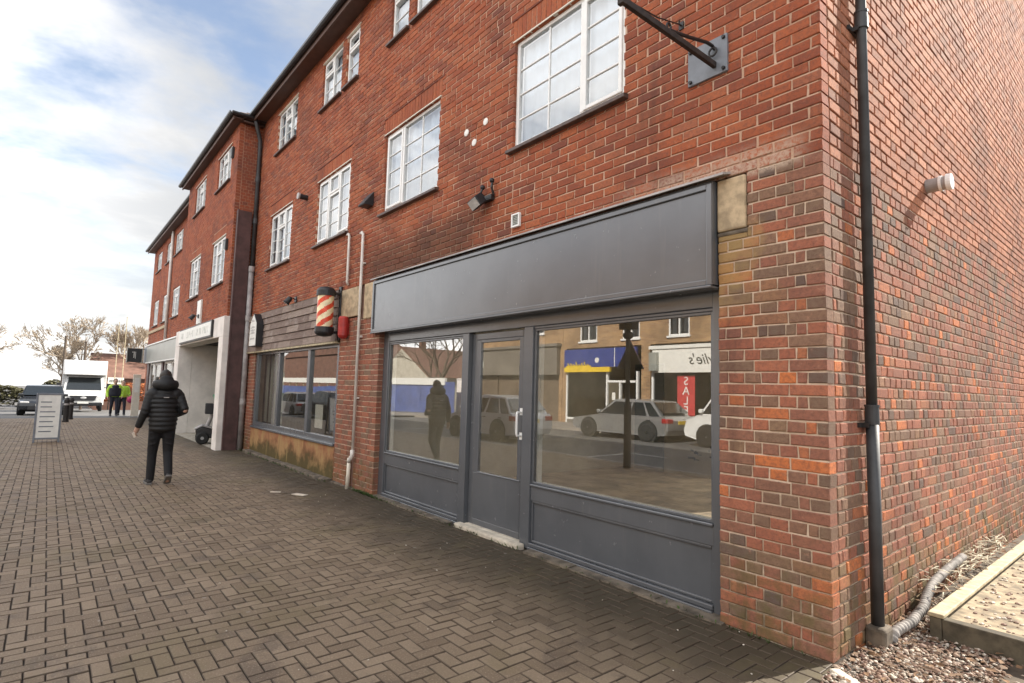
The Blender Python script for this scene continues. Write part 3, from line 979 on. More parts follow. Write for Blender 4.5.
m.box(-3.705, -3.62, YD + .001, YD + .044, .59, 2.03); m.box(-2.96, -2.905, YD + .001, YD + .044, .59, 2.03); m.box(-3.62, -2.96, YD + .001, YD + .044, 1.995, 2.03)
m.box(-3.62, -2.905, YD - .006, YD + .05, .585, .602)
d = m.build('door', MAT['paint'], sf, bevel=.005)
m = MB(); m.box(-3.63, -2.95, YD + .018, YD + .026, .598, 2.0); m.build('door_pane', MAT['glass_shop'], d)
m = MB()
m.tube([(-2.905, YD, 1.04), (-2.905, YD - .055, 1.04), (-2.905, YD - .06, 1.06), (-2.905, YD - .06, 1.25), (-2.905, YD - .055, 1.27), (-2.905, YD, 1.27)], .011, 10)
m.box(-2.925, -2.885, YD - .006, YD, 1.0, 1.07); m.box(-2.925, -2.885, YD - .006, YD, 1.24, 1.31)
m.build('handle', MAT['white_upvc'], d, smooth=False)

fs_ = thing('fascia_sign', 'long blank dark grey fascia board with a raised border over the shopfront', 'fascia sign', (-3.3, -.05, 2.6))
m = MB(); m.box(-6.0, -.705, -.052, .06, 2.25, 2.985); m.build('board', MAT['paint'], fs_, bevel=.003)
m = MB(); m.frame(-6.0, -.705, 2.243, 2.965, .042, -.07, -.051); m.box(-6.0, -.705, -.084, .05, 2.222, 2.242); m.build('border', MAT['paint'], fs_, bevel=.006)
m = MB(); m.add([(-6.03, .01, 3.035), (-.60, .01, 3.035), (-.60, -.10, 3.002), (-6.03, -.10, 3.002), (-6.03, .01, 3.018), (-.60, .01, 3.018), (-.60, -.10, 2.986), (-6.03, -.10, 2.986)],
      [(0, 1, 2, 3), (4, 7, 6, 5), (0, 4, 5, 1), (1, 5, 6, 2), (2, 6, 7, 3), (3, 7, 4, 0)])
m.build('flashing', MAT['pipe_grey'], fs_)
m = MB(); m.box(-3.82, -2.74, -.03, .068, -.03, .045); m.box(-3.775, -2.835, .068, .16, -.03, .038)
o = m.build('door_step', MAT['pale_concrete'], bevel=.02); tag(o, 'pale worn concrete step under the grey shop door', 'step')
# rough concrete strip along the foot of the shopfront
m = MB(); rr = random.Random(8)
x = -7.2
while x < -.66:
    w = rr.uniform(.25, .6); e = min(x + w, -.66)
    if not (-3.85 < (x + e) / 2 < -2.72):
        ya, yb = -.03 - rr.uniform(0, .03), -.03 - rr.uniform(0, .03)
        h = .008 + rr.uniform(0, .012)
        m.add([(x, .1, h + .004), (e, .1, h + .004), (e, yb, h), (x, ya, h), (x, .1, -.05), (e, .1, -.05), (e, yb - .01, -.05), (x, ya - .01, -.05)],
              [(0, 1, 2, 3), (0, 4, 5, 1), (1, 5, 6, 2), (2, 6, 7, 3), (3, 7, 4, 0)])
    x = e
tag(m.build('footing', MAT['dirty_concrete']), kind='structure')

# ------------------------------------------------------------------ barber shopfront
bf = thing('shopfront', 'barber shopfront with three dark framed panes over a mossy rendered base', 'shopfront', (-9.6, .1, 0))
m = MB(); xs = [-11.9, -10.86, -10.10, -8.46, -7.27]
m.box(-11.9, -11.78, .02, .1, .57, 2.17); m.box(-7.36, -7.26, .02, .1, .57, 2.17)
m.box(-11.78, -7.36, .022, .098, .57, .66); m.box(-11.78, -7.36, .022, .098, 2.1, 2.2); m.box(-11.9, -7.26, -.03, .1, .53, .572)
for xm in (-10.30, -8.62): m.box(xm - .06, xm + .06, .018, .099, .66, 2.1)
m.build('frame', MAT['paint'], bf, bevel=.006)
for a, b in ((-11.78, -10.36), (-10.24, -8.68), (-8.56, -7.36)):
    m = MB(); m.box(a - .01, b + .01, .06, .068, .65, 2.11); m.build('window_pane', MAT['glass_shop'], bf)
m = MB(); m.box(-11.92, -7.25, .0, .1, -.05, .53); m.build('rendered_base', MAT['plinth'], bf)
m = MB()
for a in (-11.72, -11.4, -11.08, -10.7):
    m.box(a, a + .2, .2, .21, .66, 2.1)
m.build('blind', MAT['grey_sign'], bf)
m = MB(); m.box(-8.40, -8.05, .1, .104, .75, 1.15); m.build('notice', MAT['white_sign'], bf)
m = MB(); x = -11.92
while x < -7.25:
    e = min(x + random.uniform(.3, .7), -7.25); m.box(x, e, -.12 - random.uniform(0, .03), .0, -.05, .035 + random.uniform(0, .02)); x = e
m.build('footing_strip', MAT['dirty_concrete'], bf, bevel=.012)
bs = thing('fascia_sign', 'weathered brown timber shingle fascia over the barber shop window', 'fascia sign', (-9.9, -.05, 2.6))
m = MB(); rr = random.Random(4); nrow = 6
for k in range(nrow):
    z0 = 2.185 + k * .136; x = -12.5 + (k % 2) * .21 - .2
    while x < -7.28:
        e = x + rr.uniform(.38, .75); a, b = max(x, -12.5), min(e, -7.28)
        if b - a > .03:
            q = rr.uniform(0, .008); yb = -.045
            m.add([(a + .004, yb - .018 - q, z0 + .004), (b - .004, yb - .018 - q, z0 + .004), (b - .004, yb - .003, z0 + .134), (a + .004, yb - .003, z0 + .134), (a + .004, .0, z0 + .004), (b - .004, .0, z0 + .004), (b - .004, .0, z0 + .134), (a + .004, .0, z0 + .134)],
                  [(0, 1, 2, 3), (0, 4, 5, 1), (1, 5, 6, 2), (2, 6, 7, 3), (3, 7, 4, 0)], rr.random())
        x = e
m.build('shingles', MAT['shingle'], bs, recalc=False, attr=True)
m = MB(); m.box(-12.52, -7.26, -.03, .02, 2.165, 3.02); m.build('backing_board', MAT['dark_timber'], bs)
m = MB(); m.box(-12.52, -7.26, -.075, .02, 2.15, 2.18); m.build('bottom_rail', MAT['timber'], bs)
pq = thing('arrow_plaque', 'white house shaped sign plaque with faint lettering on the timber fascia', 'sign', (-11.7, -.15, 2.6))
poly = [(-12.0, 2.27), (-11.5, 2.27), (-11.5, 2.76), (-11.75, 2.98), (-12.0, 2.76)]
m = MB(); m.prism(poly, lambda u, v, d: (u + .28, -d, v), .06, .2); m.build('case', MAT['plastic_black'], pq, bevel=.005)
m = MB(); m.prism([(-11.75 + (a + 11.75) * .93, 2.6 + (b - 2.6) * .95) for a, b in poly], lambda u, v, d: (u + .28, -d, v), .2005, .206); m.build('face', MAT['white_sign'], pq)
m = MB(); rr = random.Random(2)
for z in (2.8, 2.66, 2.6, 2.54, 2.42):
    n = 3 if z > 2.7 else 5
    for i in range(n):
        a = -11.47 + (i - n / 2) * .065 ; m.box(a, a + .04, -.2085, -.2065, z, z + rr.uniform(.025, .05))
m.build('lettering', MAT['pipe_grey'], pq)

bp = thing('barber_pole', 'striped red and cream barber pole with black caps on a wall bracket', 'barber pole', (-7.27, 0, 2.6))
px_, py_ = -7.27, -.25
m = MB(); n = 36; nz = 40; r_ = .125; z0, z1 = 2.37, 2.9
vs = []; fs = []; fm = []
for k in range(nz + 1):
    for i in range(n): vs.append((px_ + r_ * math.cos(2 * PI * i / n), py_ + r_ * math.sin(2 * PI * i / n), z0 + (z1 - z0) * k / nz))
for k in range(nz):
    for i in range(n):
        j = (i + 1) % n
        fs.append((k * n + i, k * n + j, (k + 1) * n + j, (k + 1) * n + i))
m.v = vs; m.f = fs
m.fm = [1 if ((f_ % n) / n * 3 - (f_ // n) / nz * 2.9) % 1.0 < .46 else 0 for f_ in range(len(fs))]
m.fa = [.5] * len(fs)
m.build('striped_cylinder', [MAT['cream_stripe'], MAT['red_paint']], bp, smooth=True, recalc=False)
m = MB()
for a, b, c in ((2.9, .145, 1), (2.37, .145, -1)):
    m = MB(); m.ring([[(px_ + q * math.cos(2 * PI * i / 28), py_ + q * math.sin(2 * PI * i / 28), a + c * h) for i in range(28)] for h, q in ((-.02, b), (.06, b), (.085, b * .93), (.115, b * .7), (.13, .03))])
    m.build('end_cap', MAT['plastic_black'], bp)
m = MB(); m.box(px_ - .05, px_ + .05, -.03, .0, 2.2, 3.06); m.box(px_ - .028, px_ + .028, py_, -.03, 2.92, 2.96); m.box(px_ - .028, px_ + .028, py_, -.03, 2.3, 2.34)
m.build('bracket', MAT['metal_dark'], bp, bevel=.005)

m = MB(); c = Vector((-6.93, -.085, 2.22))
m.ring([[(c.x + q * math.cos(2 * PI * i / 24), c.y + q * math.sin(2 * PI * i / 24), c.z + h) for i in range(24)] for h, q in ((-.02, .03), (0, .062), (.03, .078), (.3, .078), (.325, .06), (.33, .02))])
m.box(c.x - .03, c.x + .03, -.03, .0, c.z + .05, c.z + .28)
o = m.build('alarm_sounder', MAT['red_plastic']); tag(o, 'small red cylindrical alarm box under the stone corbel beside the barber pole', 'alarm')


def spotlight(x, z, lab, twin=False, y=0):
    t = thing('wall_spotlight', lab, 'light', (x, y, z))
    m = MB(); m.box(x - .05, x + .05, y - .02, y, z - .05, z + .05); m.tube([(x, y - .02, z), (x, y - .1, z + .03), (x, y - .14, z - .01)], .012, 8)
    m.build('mount', MAT['plastic_black'], t, bevel=.004)
    for dx in ((-.09, .09) if twin else (0,)):
        m = MB()
        d = Vector((dx * 1.5 - .2, -.55, -.8)).normalized(); p = Vector((x + dx, y - .13, z - .01))
        m.tube([p - d * .05, p - d * .03, p + d * .07, p + d * .1], [.02, .05, .055, .07], 14)
        h = m.build('lamp_head', MAT['metal_dark'], t)
        m = MB(); m.cyl(p + d * .095, p + d * .102, .06, .06, 14); m.build('lens', MAT['lamp_clear'], h)
    return t


spotlight(-9.43, 3.09, 'small black spotlight on top of the barber timber fascia')
t = thing('security_floodlight', 'black twin headed security light on the brick wall above the fascia board', 'light', (-3.4, 0, 3.56))
m = MB(); m.box(-3.47, -3.29, -.05, 0, 3.50, 3.56); m.tube([(-3.44, -.02, 3.56), (-3.45, -.07, 3.6), (-3.44, -.05, 3.66)], .014, 8); m.tube([(-3.28, -.02, 3.55), (-3.27, -.06, 3.62), (-3.28, -.04, 3.7)], .014, 8)
m.build('mount', MAT['metal_dark'], t, bevel=.004)
for (x, z, r) in ((-3.445, 3.665, .028), (-3.28, 3.70, .028)):
    m = MB(); m.ell((x, -.05, z), r, seg=12, rg=8); m.build('sensor', MAT['plastic_black'], t, smooth=True)
m = MB(); Mx = Matrix.Translation((-3.42, -.12, 3.5)) @ Matrix.Rotation(R(38), 4, 'X') @ Matrix.Rotation(R(-12), 4, 'Y')
m.box(-.13, .06, -.05, .05, -.06, .055, Mx); h = m.build('lamp_head', MAT['plastic_black'], t, bevel=.008)
m = MB(); m.box(-.115, .045, -.056, -.0505, -.05, .045, Mx); m.build('lens', MAT['lamp_clear'], h)
t = thing('wall_vent', 'small square white framed vent just above the fascia board', 'vent', (-2.9, 0, 3.19))
m = MB(); m.frame(-2.965, -2.84, 3.12, 3.26, .018, -.03, .0); m.build('vent_frame', MAT['white_upvc'], t, bevel=.003)
m = MB(); m.box(-2.947, -2.858, -.012, -.004, 3.138, 3.242)
for i in range(6): m.box(-2.947, -2.858, -.02, -.012, 3.14 + i * .017, 3.149 + i * .017)
m.build('grille', MAT['grey_sign'], t)
for lab, x, z in (('small white filler disc on the brickwork, leftmost of the three beside the second window', -3.86, 4.44), ('small white filler disc on the brickwork, lowest of the three', -3.70, 4.27), ('small white filler disc on the brickwork, highest and nearest the large window', -3.49, 4.34 + .10)):
    m = MB(); m.ring([[(x + q * math.cos(2 * PI * i / 18), -h, z + q * .95 * math.sin(2 * PI * i / 18)) for i in range(18)] for h, q in ((0, .042), (.008, .042), (.012, .03))])
    tag(m.build('filler_disc', MAT['white_sign']), lab, 'disc', 'white discs on the brick wall')
m = MB(); x, z = -6.36, 4.25
m.add([(x - .11, 0, z + .12), (x + .11, 0, z + .12), (x + .11, -.15, z - .08), (x - .11, -.15, z - .08), (x - .11, 0, z - .1), (x + .11, 0, z - .1), (x + .11, -.14, z - .1), (x - .11, -.14, z - .1)],
      [(0, 1, 2, 3), (0, 3, 7, 4), (1, 5, 6, 2), (3, 2, 6, 7), (4, 7, 6, 5)])
tag(m.build('vent_cowl', MAT['plastic_black'], bevel=.004), 'black hooded extractor vent on the brick wall below left of the wide window', 'vent')
t = thing('flue_terminal', 'short dark boiler flue sticking out between the two far first floor windows', 'flue', (-9.2, 0, 4.98))
m = MB(); m.cyl((-9.15, .0, 5.0), (-9.15, -.16, 5.0), .05, .05, 16); m.build('flue_pipe', MAT['plastic_black'], t)
m = MB(); m.cyl((-9.15, -.15, 5.0), (-9.15, -.18, 5.0), .062, .062, 16); m.build('end_ring', MAT['pipe_grey'], t)

# hanging sign arm
t = thing('sign_bracket', 'empty black projecting sign arm on a grey square wall plate beside the large window', 'sign bracket', (-.76, 0, 3.9))
m = MB(); m.box(-.925, -.61, -.018, .006, 3.765, 4.045); pl = m.build('wall_plate', MAT['plate_grey'], t, bevel=.004)
for a in (-.90, -.635):
    for b in (3.79, 4.02):
        m = MB(); m.cyl((a, -.016, b), (a, -.034, b), .014, .012, 6); m.build('bolt', MAT['metal_dark'], pl)
m = MB(); m.box(-.72, -.69, -1.03, -.018, 3.82, 3.862); m.box(-.727, -.683, -1.06, -1.03, 3.81, 3.872); m.build('arm', MAT['rust'], t, bevel=.004)
m = MB(); m.tube([(-.705, -.018, 3.96), (-.705, -.05, 3.975), (-.705, -.12, 3.97), (-.705, -.35, 3.91), (-.705, -.55, 3.866)], .012, 8)
m.tube([(-.705 + .03 * math.cos(a), -.045, 3.93 + .03 * math.sin(a)) for a in [i * 2 * PI / 12 for i in range(13)]], .008, 6)
m.tube([(-.705, -.57 + .022 * math.cos(a), 3.885 + .022 * math.sin(a)) for a in [i * 2 * PI / 12 for i in range(13)]], .008, 6)
m.build('brace', MAT['metal_dark'], t)
for q in ((-.99, 0, 4.29), (-.40, 0, 4.32)):
    m = MB(); m.tube([(-.705, -1.02, 3.86), ((-.705 + q[0]) / 2, -.5, (3.86 + q[2]) / 2 - .02), (q[0], -.03, q[2])], .005, 6); h = m.build('stay_wire', MAT['rust'], t)
    m = MB(); m.box(q[0] - .02, q[0] + .02, -.01, 0, q[2] - .03, q[2] + .03); m.tube([(q[0], -.01, q[2]), (q[0], -.04, q[2]), (q[0] + .012, -.045, q[2] + .02)], .007, 6); m.build('wall_hook', MAT['metal_dark'], h)

# thin pale pipes beside the barber shop
t = thing('drain_pipe', 'thin cream pipe running down the brick pier between the barber and the grey shopfront', 'pipe', (-6.46, 0, 0))
m = MB(); m.tube([(-6.56, -.0, 3.78), (-6.56, -.04, 3.79), (-6.50, -.045, 3.79), (-6.462, -.045, 3.75), (-6.455, -.045, 3.0), (-6.45, -.045, .52)], .022, 10)
m.build('upper_pipe', MAT['pipe_white'], t, smooth=True)
m = MB(); m.tube([(-6.45, -.05, .56), (-6.45, -.05, .48), (-6.50, -.06, .42), (-6.52, -.06, .38)], .03, 10); m.build('joint', MAT['pipe_white'], t, smooth=True)
m = MB(); m.tube([(-6.52, -.06, .44), (-6.53, -.06, .2), (-6.53, -.07, -.02)], .028, 10); m.build('lower_pipe', MAT['cream_paint'], t, smooth=True)
for z in (3.3, 2.2, 1.3):
    m = MB(); m.box(-6.50, -6.41, -.03, 0, z, z + .025); m.build('pipe_clip', MAT['pipe_white'], t)
m = MB(); m.tube([(-7.08, 0, 3.86), (-7.08, -.035, 3.87), (-7.02, -.04, 3.87), (-6.985, -.04, 3.83), (-6.98, -.04, 3.1), (-6.98, -.02, 3.05)], .02, 10)
tag(m.build('vent_pipe', MAT['pipe_white'], smooth=True), 'short thin pale pipe with a hooked top, above the stone corbel', 'pipe')

# side wall: downpipe, flue, gravel, hose, sleepers
t = thing('drain_pipe', 'tall black downpipe on the side wall just round the corner', 'pipe', (.05, .53, 0))
m = MB(); m.cyl((.052, .535, .06), (.052, .535, 1.36), .037, .037, 20); m.build('lower_pipe', MAT['pipe_black'], t, smooth=True)
m = MB(); m.cyl((.052, .535, 1.35), (.052, .535, 7.6), .032, .032, 20); m.build('upper_pipe', MAT['pipe_black'], t, smooth=True)
for z in (1.33, 3.98, 6.4):
    m = MB(); m.cyl((.052, .535, z), (.052, .535, z + .11), .042, .040, 20); m.cyl((.052, .535, z + .11), (.052, .535, z + .125), .043, .043, 20)
    c = m.build('socket', MAT['pipe_black'], t)
    m = MB(); m.box(.0, .015, .43, .64, z - .02, z + .01); m.box(.015, .05, .484, .494, z - .02, z + .01); m.box(.015, .05, .576, .586, z - .02, z + .01)
    m.build('clip', MAT['metal_dark'], c)
m = MB(); m.box(.0, .115, .465, .605, -.08, .105); m.build('pipe_shoe', MAT['dirty_concrete'], t, bevel=.02)
t = thing('flue_terminal', 'stubby grey and white boiler flue high on the side wall right of the downpipe', 'flue', (0, 2.5, 3.42))
m = MB(); m.cyl((0, 2.1, 3.30), (.15, 2.1, 3.30), .058, .058, 20); m.build('flue_pipe', MAT['pipe_grey'], t, smooth=False)
m = MB(); m.cyl((.09, 2.1, 3.30), (.11, 2.1, 3.30), .066, .066, 20); m.cyl((.14, 2.1, 3.30), (.175, 2.1, 3.30), .07, .066, 20); m.build('end_ring', MAT['white_upvc'], t)

sheet('gravel_bed', .0, 9, -.3, 14, -.02, MAT['soil'], 1.5)
def pebbles():
    m = MB(); rr = random.Random(21)
    base = [Vector(p).normalized() for p in [(1, 0, 0), (-1, 0, 0), (0, 1, 0), (0, -1, 0), (0, 0, 1), (.7, .7, .5), (-.7, .7, .5), (-.7, -.7, .5), (.7, -.7, .5)]]
    fs = [(0, 5, 8), (2, 6, 5), (1, 7, 6), (3, 8, 7), (4, 5, 6), (4, 6, 7), (4, 7, 8), (4, 8, 5), (0, 2, 5), (2, 1, 6), (1, 3, 7), (3, 0, 8)]
    for i in range(6600):
        if i < 5200: x = rr.uniform(.02, .62); y = rr.uniform(-.28, 1.75) 
        else: x = rr.uniform(.3, 2.6); y = rr.uniform(-.2, 5)
        s = rr.uniform(.005, .0135) * (1.0 if rr.random() > .06 else 1.7)
        M = Matrix.Rotation(rr.uniform(0, 6.28), 3, 'Z') @ Matrix.Diagonal((s * rr.uniform(.8, 1.4), s * rr.uniform(.7, 1.1), s * rr.uniform(.5, .9)))
        c = Vector((x, y, -.012 + rr.uniform(0, .02) + .05 * max(0, y - .8) * (x < .4) * .3))
        m.add([c + M @ (p * rr.uniform(.85, 1.15)) for p in base], fs, rr.random())
    return m
o = pebbles().build('gravel', MAT['gravel'], recalc=False, attr=True, smooth=True)
tag(o, 'loose brown and white gravel at the foot of the side wall', 'gravel', kind='stuff')
m = MB(); rr = random.Random(1); pts = [Vector((.10, .60, .0)), Vector((.105, .66, .05)), Vector((.14, .85, .075)), Vector((.14, 1.1, .11)), Vector((.11, 1.3, .14)), Vector((.09, 1.55, .18)), Vector((.08, 1.95, .2)), Vector((.08, 2.4, .22))]
path = []; rad = []
for a, b in zip(pts, pts[1:]):
    n = max(2, int((b - a).length / .008))
    for i in range(n):
        path.append(a.lerp(b, i / n)); rad.append(.026 + (.005 if len(path) % 4 < 2 else 0))
m.tube(path, rad, 14); tag(m.build('ribbed_hose', MAT['pvc_hose'], smooth=True), 'ribbed grey plastic drainage hose lying along the foot of the side wall', 'hose')
m = MB()
for i in range(150):
    c = Vector((rr.uniform(.03, .2), rr.uniform(1.35, 3.6), .16 + rr.uniform(0, .07))); d = Vector((rr.uniform(-.5, .5), rr.uniform(-1, 1), rr.uniform(-.25, .25))).normalized()
    m.tube([c, c + d * .05, c + d * rr.uniform(.08, .16) + Vector((0, 0, -.01))], [.004, .0035, .001], 4)
tag(m.build('dry_straw', MAT['straw']), 'tangle of dry pale grass along the side wall', 'dry grass', kind='stuff')
m = MB(); rr = random.Random(55)
for i in range(420):
    c = Vector((rr.uniform(.02, .9), rr.uniform(-.28, 1.3), .014 + rr.uniform(0, .02))) if i < 260 else Vector((rr.uniform(.02, .24), rr.uniform(1.0, 4), .12 + rr.uniform(0, .08)))
    M = Matrix.Rotation(rr.uniform(0, 6.28), 3, 'Z') @ Matrix.Rotation(rr.uniform(-.6, .6), 3, 'X'); z_ = rr.uniform(.012, .034)
    m.add([c + M @ (Vector(q) * z_) for q in ((-1, 0, 0), (-.2, -.55, .12), (1, 0, .05), (-.2, .55, .12))], [(0, 1, 2), (0, 2, 3)])
tag(m.build('fallen_leaves', MAT['dead_leaf'], recalc=False), 'brown dead leaves caught in the gravel by the side wall', 'leaves', kind='stuff')
t = thing('raised_bed', 'weathered timber edged raised bed of pale chippings beside the side wall', 'planter', (.6, 2.6, 0))
m = MB(); m.box(.215, .30, .90, 4.8, .13, .155); m.build('top_board', MAT['timber'], t, bevel=.006)
m = MB(); m.box(.222, .285, .905, 4.8, -.05, .129); m.box(.287, 2.6, .905, .98, -.05, .127); m.build('side_board', MAT['dark_timber'], t, bevel=.006)
m = MB(); m.box(.287, 2.6, .982, 4.8, -.05, .10); m.build('soil_fill', MAT['dirty_fill'], t)
m = MB(); rr = random.Random(9)
for i in range(700):
    c = Vector((rr.uniform(.305, 1.7), rr.uniform(.98, 3.4), .102)); s = rr.uniform(.008, .02)
    m.ell(c, (s, s * rr.uniform(.6, 1), s * .6), Matrix.Rotation(rr.uniform(0, 6), 3, 'Z'), 5, 3, rr.uniform(.4, 1))
q = m.build('chippings', MAT['gravel'], t, attr=True, recalc=False); q['kind'] = 'stuff'
m = MB(); m.prism([(.02, -.115), (.055, -.07), (.50, -.33), (.46, -.38)], lambda u, v, d: (u, v, d), -.06, .018)
tag(m.build('edging_strip', MAT['pale_concrete'], bevel=.008), 'pale edging strip between the paving and the gravel at the corner', 'edging')
for lab, x, y, rz in (('pale flat scrap lying on the paving near the barber base', -6.4, -.79, .4), ('smaller pale scrap lying on the paving further from the barber wall', -6.75, -1.0, .9)):
    m = MB(); m.box(-.11, .11, -.045, .045, 0, .006, Matrix.Translation((x, y, .003)) @ Matrix.Rotation(rz, 4, 'Z'))
    if 'smaller' in lab: m = MB().box(-.07, .07, -.02, .02, 0, .006, Matrix.Translation((x, y, .003)) @ Matrix.Rotation(rz, 4, 'Z'))
    tag(m.build('litter_scrap', MAT['litter']), lab, 'litter', 'scraps on the paving')
m = MB(); rr = random.Random(77)
for i in range(520):
    k = rr.random()
    if k < .45: c = Vector((rr.gauss(-6.0, .25), -rr.uniform(.01, .07), .0))
    elif k < .8: c = Vector((rr.uniform(-12.2, -7.2), -rr.uniform(.10, .16), .0))
    else: c = Vector((rr.uniform(-5.8, -.1), -rr.uniform(.02, .06), .0))
    for q in range(3):
        d = Vector((rr.uniform(-1, 1), rr.uniform(-1, .3), rr.uniform(.4, 1.2))).normalized() * rr.uniform(.012, .05); w_ = Vector((-d.y, d.x, 0)).normalized() * .005
        m.add([c - w_ * .4, c + d * .6 - w_, c + d, c + d * .6 + w_], [(0, 1, 2, 3)])
tag(m.build('weeds', MAT['leaf_green'], recalc=False), 'tiny green weeds and moss along the foot of the shop walls', 'weeds', kind='stuff')
m = MB(); rr = random.Random(17)
for i in range(60):
    x = rr.uniform(-7, .1); y = -rr.uniform(.02, 2.6) ** 1.2; s = rr.uniform(.003, .009)
    m.ell((x, y, .004), (s, s * .8, s * .5), None, 6, 4, .8 + rr.random() * .2)
o = m.build('grit', MAT['gravel'], attr=True, recalc=False); tag(o, 'scattered pale grit on the paving', 'grit', kind='stuff')


# ================================================================== PROJECTING BLOCK WITH THE PASSAGE
rng = random.Random(31)
y2 = -.5
b2 = thing('terrace_building', 'projecting middle red brick block with a white framed passage opening at street level', 'building', (-15.5, 4, 0))
V1 = [(-14.6, -13.2, 3.89, 5.02), (-17.5, -16.05, 3.89, 5.02)]
V2 = [(-14.6, -13.2, 6.40, 7.27), (-17.5, -16.05, 6.40, 7.27)]
up = MB(); mo = MB(); F2 = front(y2)
brickwork(up, F2, -18.6, -12.55, 2.95, 7.55, V1 + V2 + [(w[0], w[1], w[3] + .02, w[3] + .23) for w in V1], row_stretch, rng, simple=True)
for w in V1: soldier(up, F2, w[0], w[1], w[3] + .025, w[3] + .23, rng)
S2 = sidew(-12.55)
brickwork(up, S2, y2 + .1125, 0, 0, 7.55, [], row_header, rng, simple=True, dist=lambda r, z: r.random() * .6)
mortar(mo, F2, -18.6, -12.56, 2.95, 7.55, V1 + V2); mortar(mo, S2, y2 + .01, .02, 0, 7.55, [])
up.build('wall', MAT['brick_upper'], b2, recalc=False, attr=True); mo.build('mortar', MAT['mortar_upper'], b2)
m = MB(); m.box(-18.59, -12.8, 8.2, 8.4, -.2, 7.5); m.box(-18.58, -18.36, -.28, 8.2, -.2, 7.5); m.box(-18.3, -12.8, -.2, 8.2, 7.3, 7.45); m.box(-18.35, -12.8, -.25, 8.1, 2.6, 2.7)
m.build('rear_wall', MAT['dark_void'], b2)
for w in V1: window(b2, *w, y2, GRID3)
for w in V2: window(b2, *w, y2, UP3)
pitched_roof(b2, -18.6, -12.55, y2, 8.4, 7.66, 3.0, over=.2)
m = MB()
m.box(-12.86, -12.46, -.57, -.2, -.1, 2.52); m.box(-18.56, -17.9, -.57, -.2, -.2, 2.52); m.box(-18.56, -12.46, -.57, -.2, 2.521, 2.985)
m.build('passage_surround', MAT['white_render'], b2, bevel=.01)
m = MB(); m.box(-18.3, -17.902, -.199, .75, -.2, 2.6); m.box(-18.3, -17.95, .75, 8, -.2, 2.6) ; m.build('passage_wall', MAT['white_render'], b2)
m = MB(); m.box(-17.95, -12.7, 4.4, 4.5, -.2, 2.6); m.box(-12.8, -12.7, -.19, 4.4, -.2, 2.6); m.box(-17.94, -17.9, .76, 4.4, -.2, 2.6); m.build('passage_lining', MAT['brown_cladding'], b2)
sheet('passage_floor', -18, -12.6, -.55, 4.4, .004, MAT['concrete'], 1.0)
m = MB()
m.box(-12.55, -12.42, -.44, -.14, -.1, 5.45); m.box(-12.55, -12.41, -.45, -.41, -.1, 5.46)
m.build('pipe_boxing', MAT['brown_board'], b2, bevel=.008)
ps = thing('passage_sign', 'long white sign with faint lettering and a dark border over the passage', 'sign', (-15.5, -.6, 2.8))
m = MB(); m.box(-17.65, -13.45, -.62, -.571, 2.56, 2.97); m.build('border', MAT['metal_dark'], ps, bevel=.004)
m = MB(); m.box(-17.6, -13.5, -.632, -.6205, 2.6, 2.93); m.build('face', MAT['white_sign'], ps)
m = MB(); rr = random.Random(6); x = -17.3
while x < -13.8:
    w = rr.uniform(.14, .26)
    if rr.random() > .2:
        m.box(x, x + .03, -.6345, -.6325, 2.68, 2.85); k = rr.random()
        if k > .3: m.box(x + w - .05, x + w - .02, -.6345, -.6325, 2.68, 2.85)
        if k < .7: m.box(x + .03, x + w - .05, -.6345, -.6325, rr.choice((2.68, 2.755, 2.825)), rr.choice((2.68, 2.755, 2.825)) + .025)
    x += w
m.build('lettering', MAT['lettering_pale'], ps)
m = MB(); m.box(-15.75, -15.3, -.55, -.5, 3.02, 3.66); tag(m.build('wall_plaque', MAT['white_sign'], bevel=.01), 'plain white panel on the brickwork over the passage sign', 'panel')
spotlight(-15.45, 3.22, 'small black spotlight fixed on the white panel over the passage', y=-.555)
# window side boxes on this block
for lab, x, z in (('small dark vent box right of the top right window of the middle block', -12.98, 6.95), ('small dark vent box right of the lower right window of the middle block', -12.98, 4.72)):
    m = MB(); m.box(x - .06, x + .06, -.55, -.5, z - .13, z + .13); m.box(x - .05, x + .05, -.56, -.55, z - .11, z + .11); tag(m.build('vent_box', MAT['plastic_black'], bevel=.01), lab, 'vent')
t = thing('drain_pipe', 'black downpipe in the corner between the two red brick blocks', 'pipe', (-12.4, 0, 0))
m = MB(); m.tube([(-12.3, -.24, 7.66), (-12.32, -.2, 7.5), (-12.44, -.07, 7.2), (-12.46, -.06, 7.0), (-12.46, -.06, 4.1)], .045, 12); m.build('pipe', MAT['pipe_black'], t, smooth=True)
for z in (6.2, 5.2):
    m = MB(); m.cyl((-12.46, -.06, z), (-12.46, -.06, z + .12), .056, .056, 12); m.build('socket', MAT['pipe_black'], t)
t = thing('drain_pipe', 'pale grey flaking pipe standing beside the brown boxing in the corner', 'pipe', (-12.4, -.1, 0))
m = MB(); m.cyl((-12.44, -.075, -.05), (-12.44, -.075, 4.15), .058, .058, 14); m.build('pipe', MAT['pipe_grey'], t, smooth=True)
for z in (1.0, 2.9, 4.05):
    m = MB(); m.cyl((-12.44, -.075, z), (-12.44, -.075, z + .13), .07, .07, 14); m.build('socket', MAT['pipe_grey'], t)

